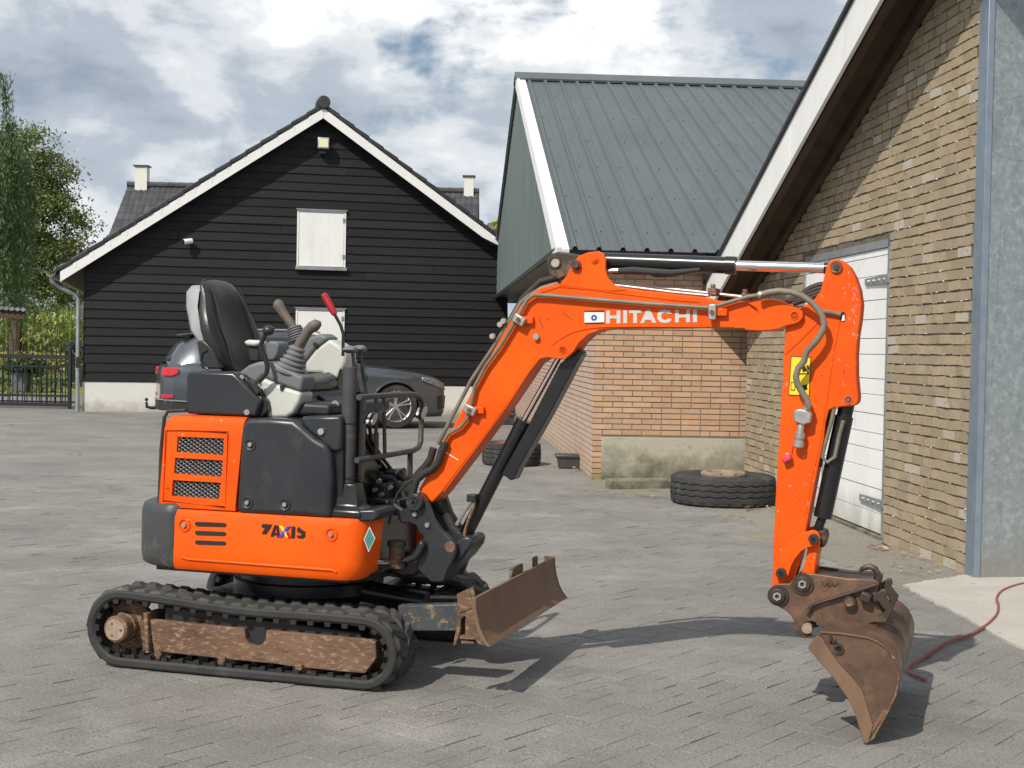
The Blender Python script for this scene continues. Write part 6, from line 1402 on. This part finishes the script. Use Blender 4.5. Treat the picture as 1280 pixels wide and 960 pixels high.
# ---------------------------------------------------------------- coupler and bucket
zb_ = lambda pts: ZP(980, 690, 3.84, pts)
cpl = zb_([(-72, 195), (-66, 228), (-35, 258), (8, 282), (34, 305), (46, 330), (42, 365), (62, 400), (100, 413), (138, 403), (118, 394), (92, 388), (84, 362), (100, 338), (135, 332), (168, 345), (186, 362), (240, 332), (380, 350), (470, 330), (470, 290), (440, 240), (446, 190), (455, 150), (430, 132), (300, 128), (150, 106), (120, 104), (88, 100), (56, 120), (24, 152), (-20, 152), (-52, 162)])
for y0, y1 in ((-.112, -.09), (.09, .112)):
    qc = Bb().prism(bpoly(cpl, -.112), y0, y1).build('quick_coupler', M['bucket'] if y0 < 0 else M['bucket_dark'], ex, bevel=.003)
    if y0 < 0: qn = qc
for x, y in ((-28, 208), (92, 150)):
    p = zb_([(x, y)])[0]; c = bp(*p, -.112)
    o = Bb().cyl((c[0], -.135, c[1]), (c[0], .13, c[1]), .030, 26).build('bucket_pin', M['bucket_dark'], ex, bevel=.004)
    MB(bfr).lathe([(.040, 0), (.040, .012), (.030, .012), (.030, 0)], (c[0], -.112, c[1]), (0, -1, 0), 26).build('pin_collar', M['bucket_dark'], o)
    MB(bfr).lathe([(.017, -.001), (.017, .008), (.009, .008), (.009, -.001)], (c[0], -.135, c[1]), (0, -1, 0), 6).build('pin_socket', M['steel'], o)
c = bp(*zb_([(113, 362)])[0], -.1); Bb().cyl((c[0], -.125, c[1]), (c[0], .125, c[1]), .020, 18).build('hook_pin', M['rust_pale'], ex)
Bb().prism(bpoly(zb_([(100, 285), (128, 250), (240, 214), (300, 195), (395, 162), (440, 150), (448, 162), (400, 182), (300, 212), (200, 240), (140, 262), (116, 300)]), -.13), -.135, .135).build('coupler_rib', M['bucket_dark'], ex, bevel=.004)
Bb().tube([b3(x, y, 0) for x, y in zb_([(364, 94), (374, 82), (392, 73), (415, 69), (438, 82), (452, 105), (452, 132), (440, 155), (415, 166)])], [.006, .009, .011, .012, .012, .012, .012, .012, .012], 10).build('lifting_hook', M['bucket_dark'], ex, smooth=60)
Bb().prism(bpoly(zb_([(150, 104), (300, 126), (430, 130), (420, 140), (300, 140), (150, 118)]), -.05), -.088, .088).build('coupler_top', M['bucket_dark'], ex, bevel=.004)
for x, y, r, m_ in ((318, 235, .024, 'bucket_dark'), (318, 235, .016, 'rust'), (396, 214, .022, 'bucket_dark')): disc('coupler_pin', *zb_([(x, y)])[0], -.112, r, M[m_], qn, .03 if r > .02 else .036, 20)
Bb().box(b3(*zb_([(394, 214)])[0], -.13), (.04, .06, .035), Matrix.Rotation(.3, 3, 'Y')).build('locking_nut', M['bucket_dark'], ex, bevel=.005)
for y0, y1 in ((-.15, -.12), (.12, .15)):
    Bb().prism(bpoly(zb_([(425, 212), (470, 178), (492, 180), (496, 205), (486, 215), (528, 268), (520, 285), (490, 340), (436, 336), (440, 312), (475, 300), (486, 280), (452, 236), (430, 238)]), -.14), y0, y1).build('bucket_bracket', M['bucket_dark'], ex, bevel=.004)
YB, YF = .385, .58
prof = zb_([(390, 916), (428, 892), (500, 762), (535, 690), (548, 630), (552, 575), (540, 530), (512, 482), (478, 450), (440, 426), (400, 411), (345, 402), (270, 391), (175, 384)])
op_ = bpoly(prof, -YB)
def inset(P, d):
    out = []
    for i, p in enumerate(P):
        a = Vector(P[max(i-1, 0)]); b = Vector(P[min(i+1, len(P)-1)]); t = (b-a).normalized(); n = Vector((-t.y, t.x)); out.append((p[0]+n.x*d, p[1]+n.y*d))
    return out
ip = inset(op_, .014)
cen = (sum(p[0] for p in op_)/len(op_), sum(p[1] for p in op_)/len(op_))
if math.dist(ip[5], cen) > math.dist(op_[5], cen): ip = inset(op_, -.014)
Bk = lambda: MB(bfr)
rows = [[(x, y, z) for x, z in op_+ip[::-1]] for y in (-YB+.004, YF-.004)]
bkt = Bk().loft(rows).build('bucket', M['bucket'], ex, smooth=35)
side = zb_([(116, 458), (136, 425), (172, 386), (200, 384), (270, 391), (345, 402), (400, 411), (440, 426), (478, 450), (512, 482), (540, 530), (552, 575), (548, 630), (535, 690), (500, 762), (428, 892), (405, 916), (388, 916), (376, 880), (330, 742), (300, 690), (230, 592)])
sp_ = bpoly(side, -YB)
for y0, y1 in ((-YB, -YB+.014), (YF-.014, YF)): MB(bfr).prism(sp_, y0, y1).build('side_plate', M['bucket'], bkt, bevel=.003)
for y0, y1 in ((-YB-.010, -YB-.001), (YF+.001, YF+.010)):
    MB(bfr).prism(bpoly(zb_([(115, 458), (136, 425), (160, 400), (188, 415), (200, 440), (260, 530), (340, 615), (375, 660), (400, 740), (430, 830), (405, 915), (388, 917), (374, 880), (330, 742), (300, 690), (230, 592)]), -YB), y0, y1).build('side_cutter', M['blade'], bkt, bevel=.003)
MB(bfr).hexa([(*[(op_[0][0], -YB-.004, op_[0][1])][0],), (op_[0][0], YF+.004, op_[0][1]), (op_[2][0], YF+.004, op_[2][1]), (op_[2][0], -YB-.004, op_[2][1])]+[(x-.016, y, z+.004) for x, y, z in ((op_[0][0]+.006, -YB-.004, op_[0][1]), (op_[0][0]+.006, YF+.004, op_[0][1]), (op_[2][0], YF+.004, op_[2][1]), (op_[2][0], -YB-.004, op_[2][1]))]).build('cutting_edge', M['rust'], bkt, bevel=.002)
MB(bfr).tube([(x, -YB-.003, z) for x, z in op_], .004, 6).build('weld_bead', M['rust'], bkt)
c = bp(*zb_([(262, 466)])[0], -YB); MB(bfr).lathe([(.020, 0), (.020, .007), (.011, .007), (.011, 0)], (c[0], -YB, c[1]), (0, -1, 0), 18).build('raised_mark', M['bucket_dark'], bkt)
MB(bfr).tube([b3(x, y, -YB-.002) for x, y in zb_([(222, 402), (228, 418), (220, 436), (236, 440), (248, 424), (252, 440)])], .005, 6).build('raised_mark', M['bucket_dark'], bkt)
MB(bfr).tube([b3(x, y, -.113) for x, y in zb_([(180, 142), (196, 166), (208, 148), (216, 168), (232, 152), (228, 140), (240, 165), (252, 160), (258, 142), (268, 160)])], .003, 6).build('raised_mark', M['bucket_dark'], qn)
print('bucket tip z', op_[0], 'blade', bz0, bz1, 'hood', hz0, hz1, 'xf0', xf0, xr0)
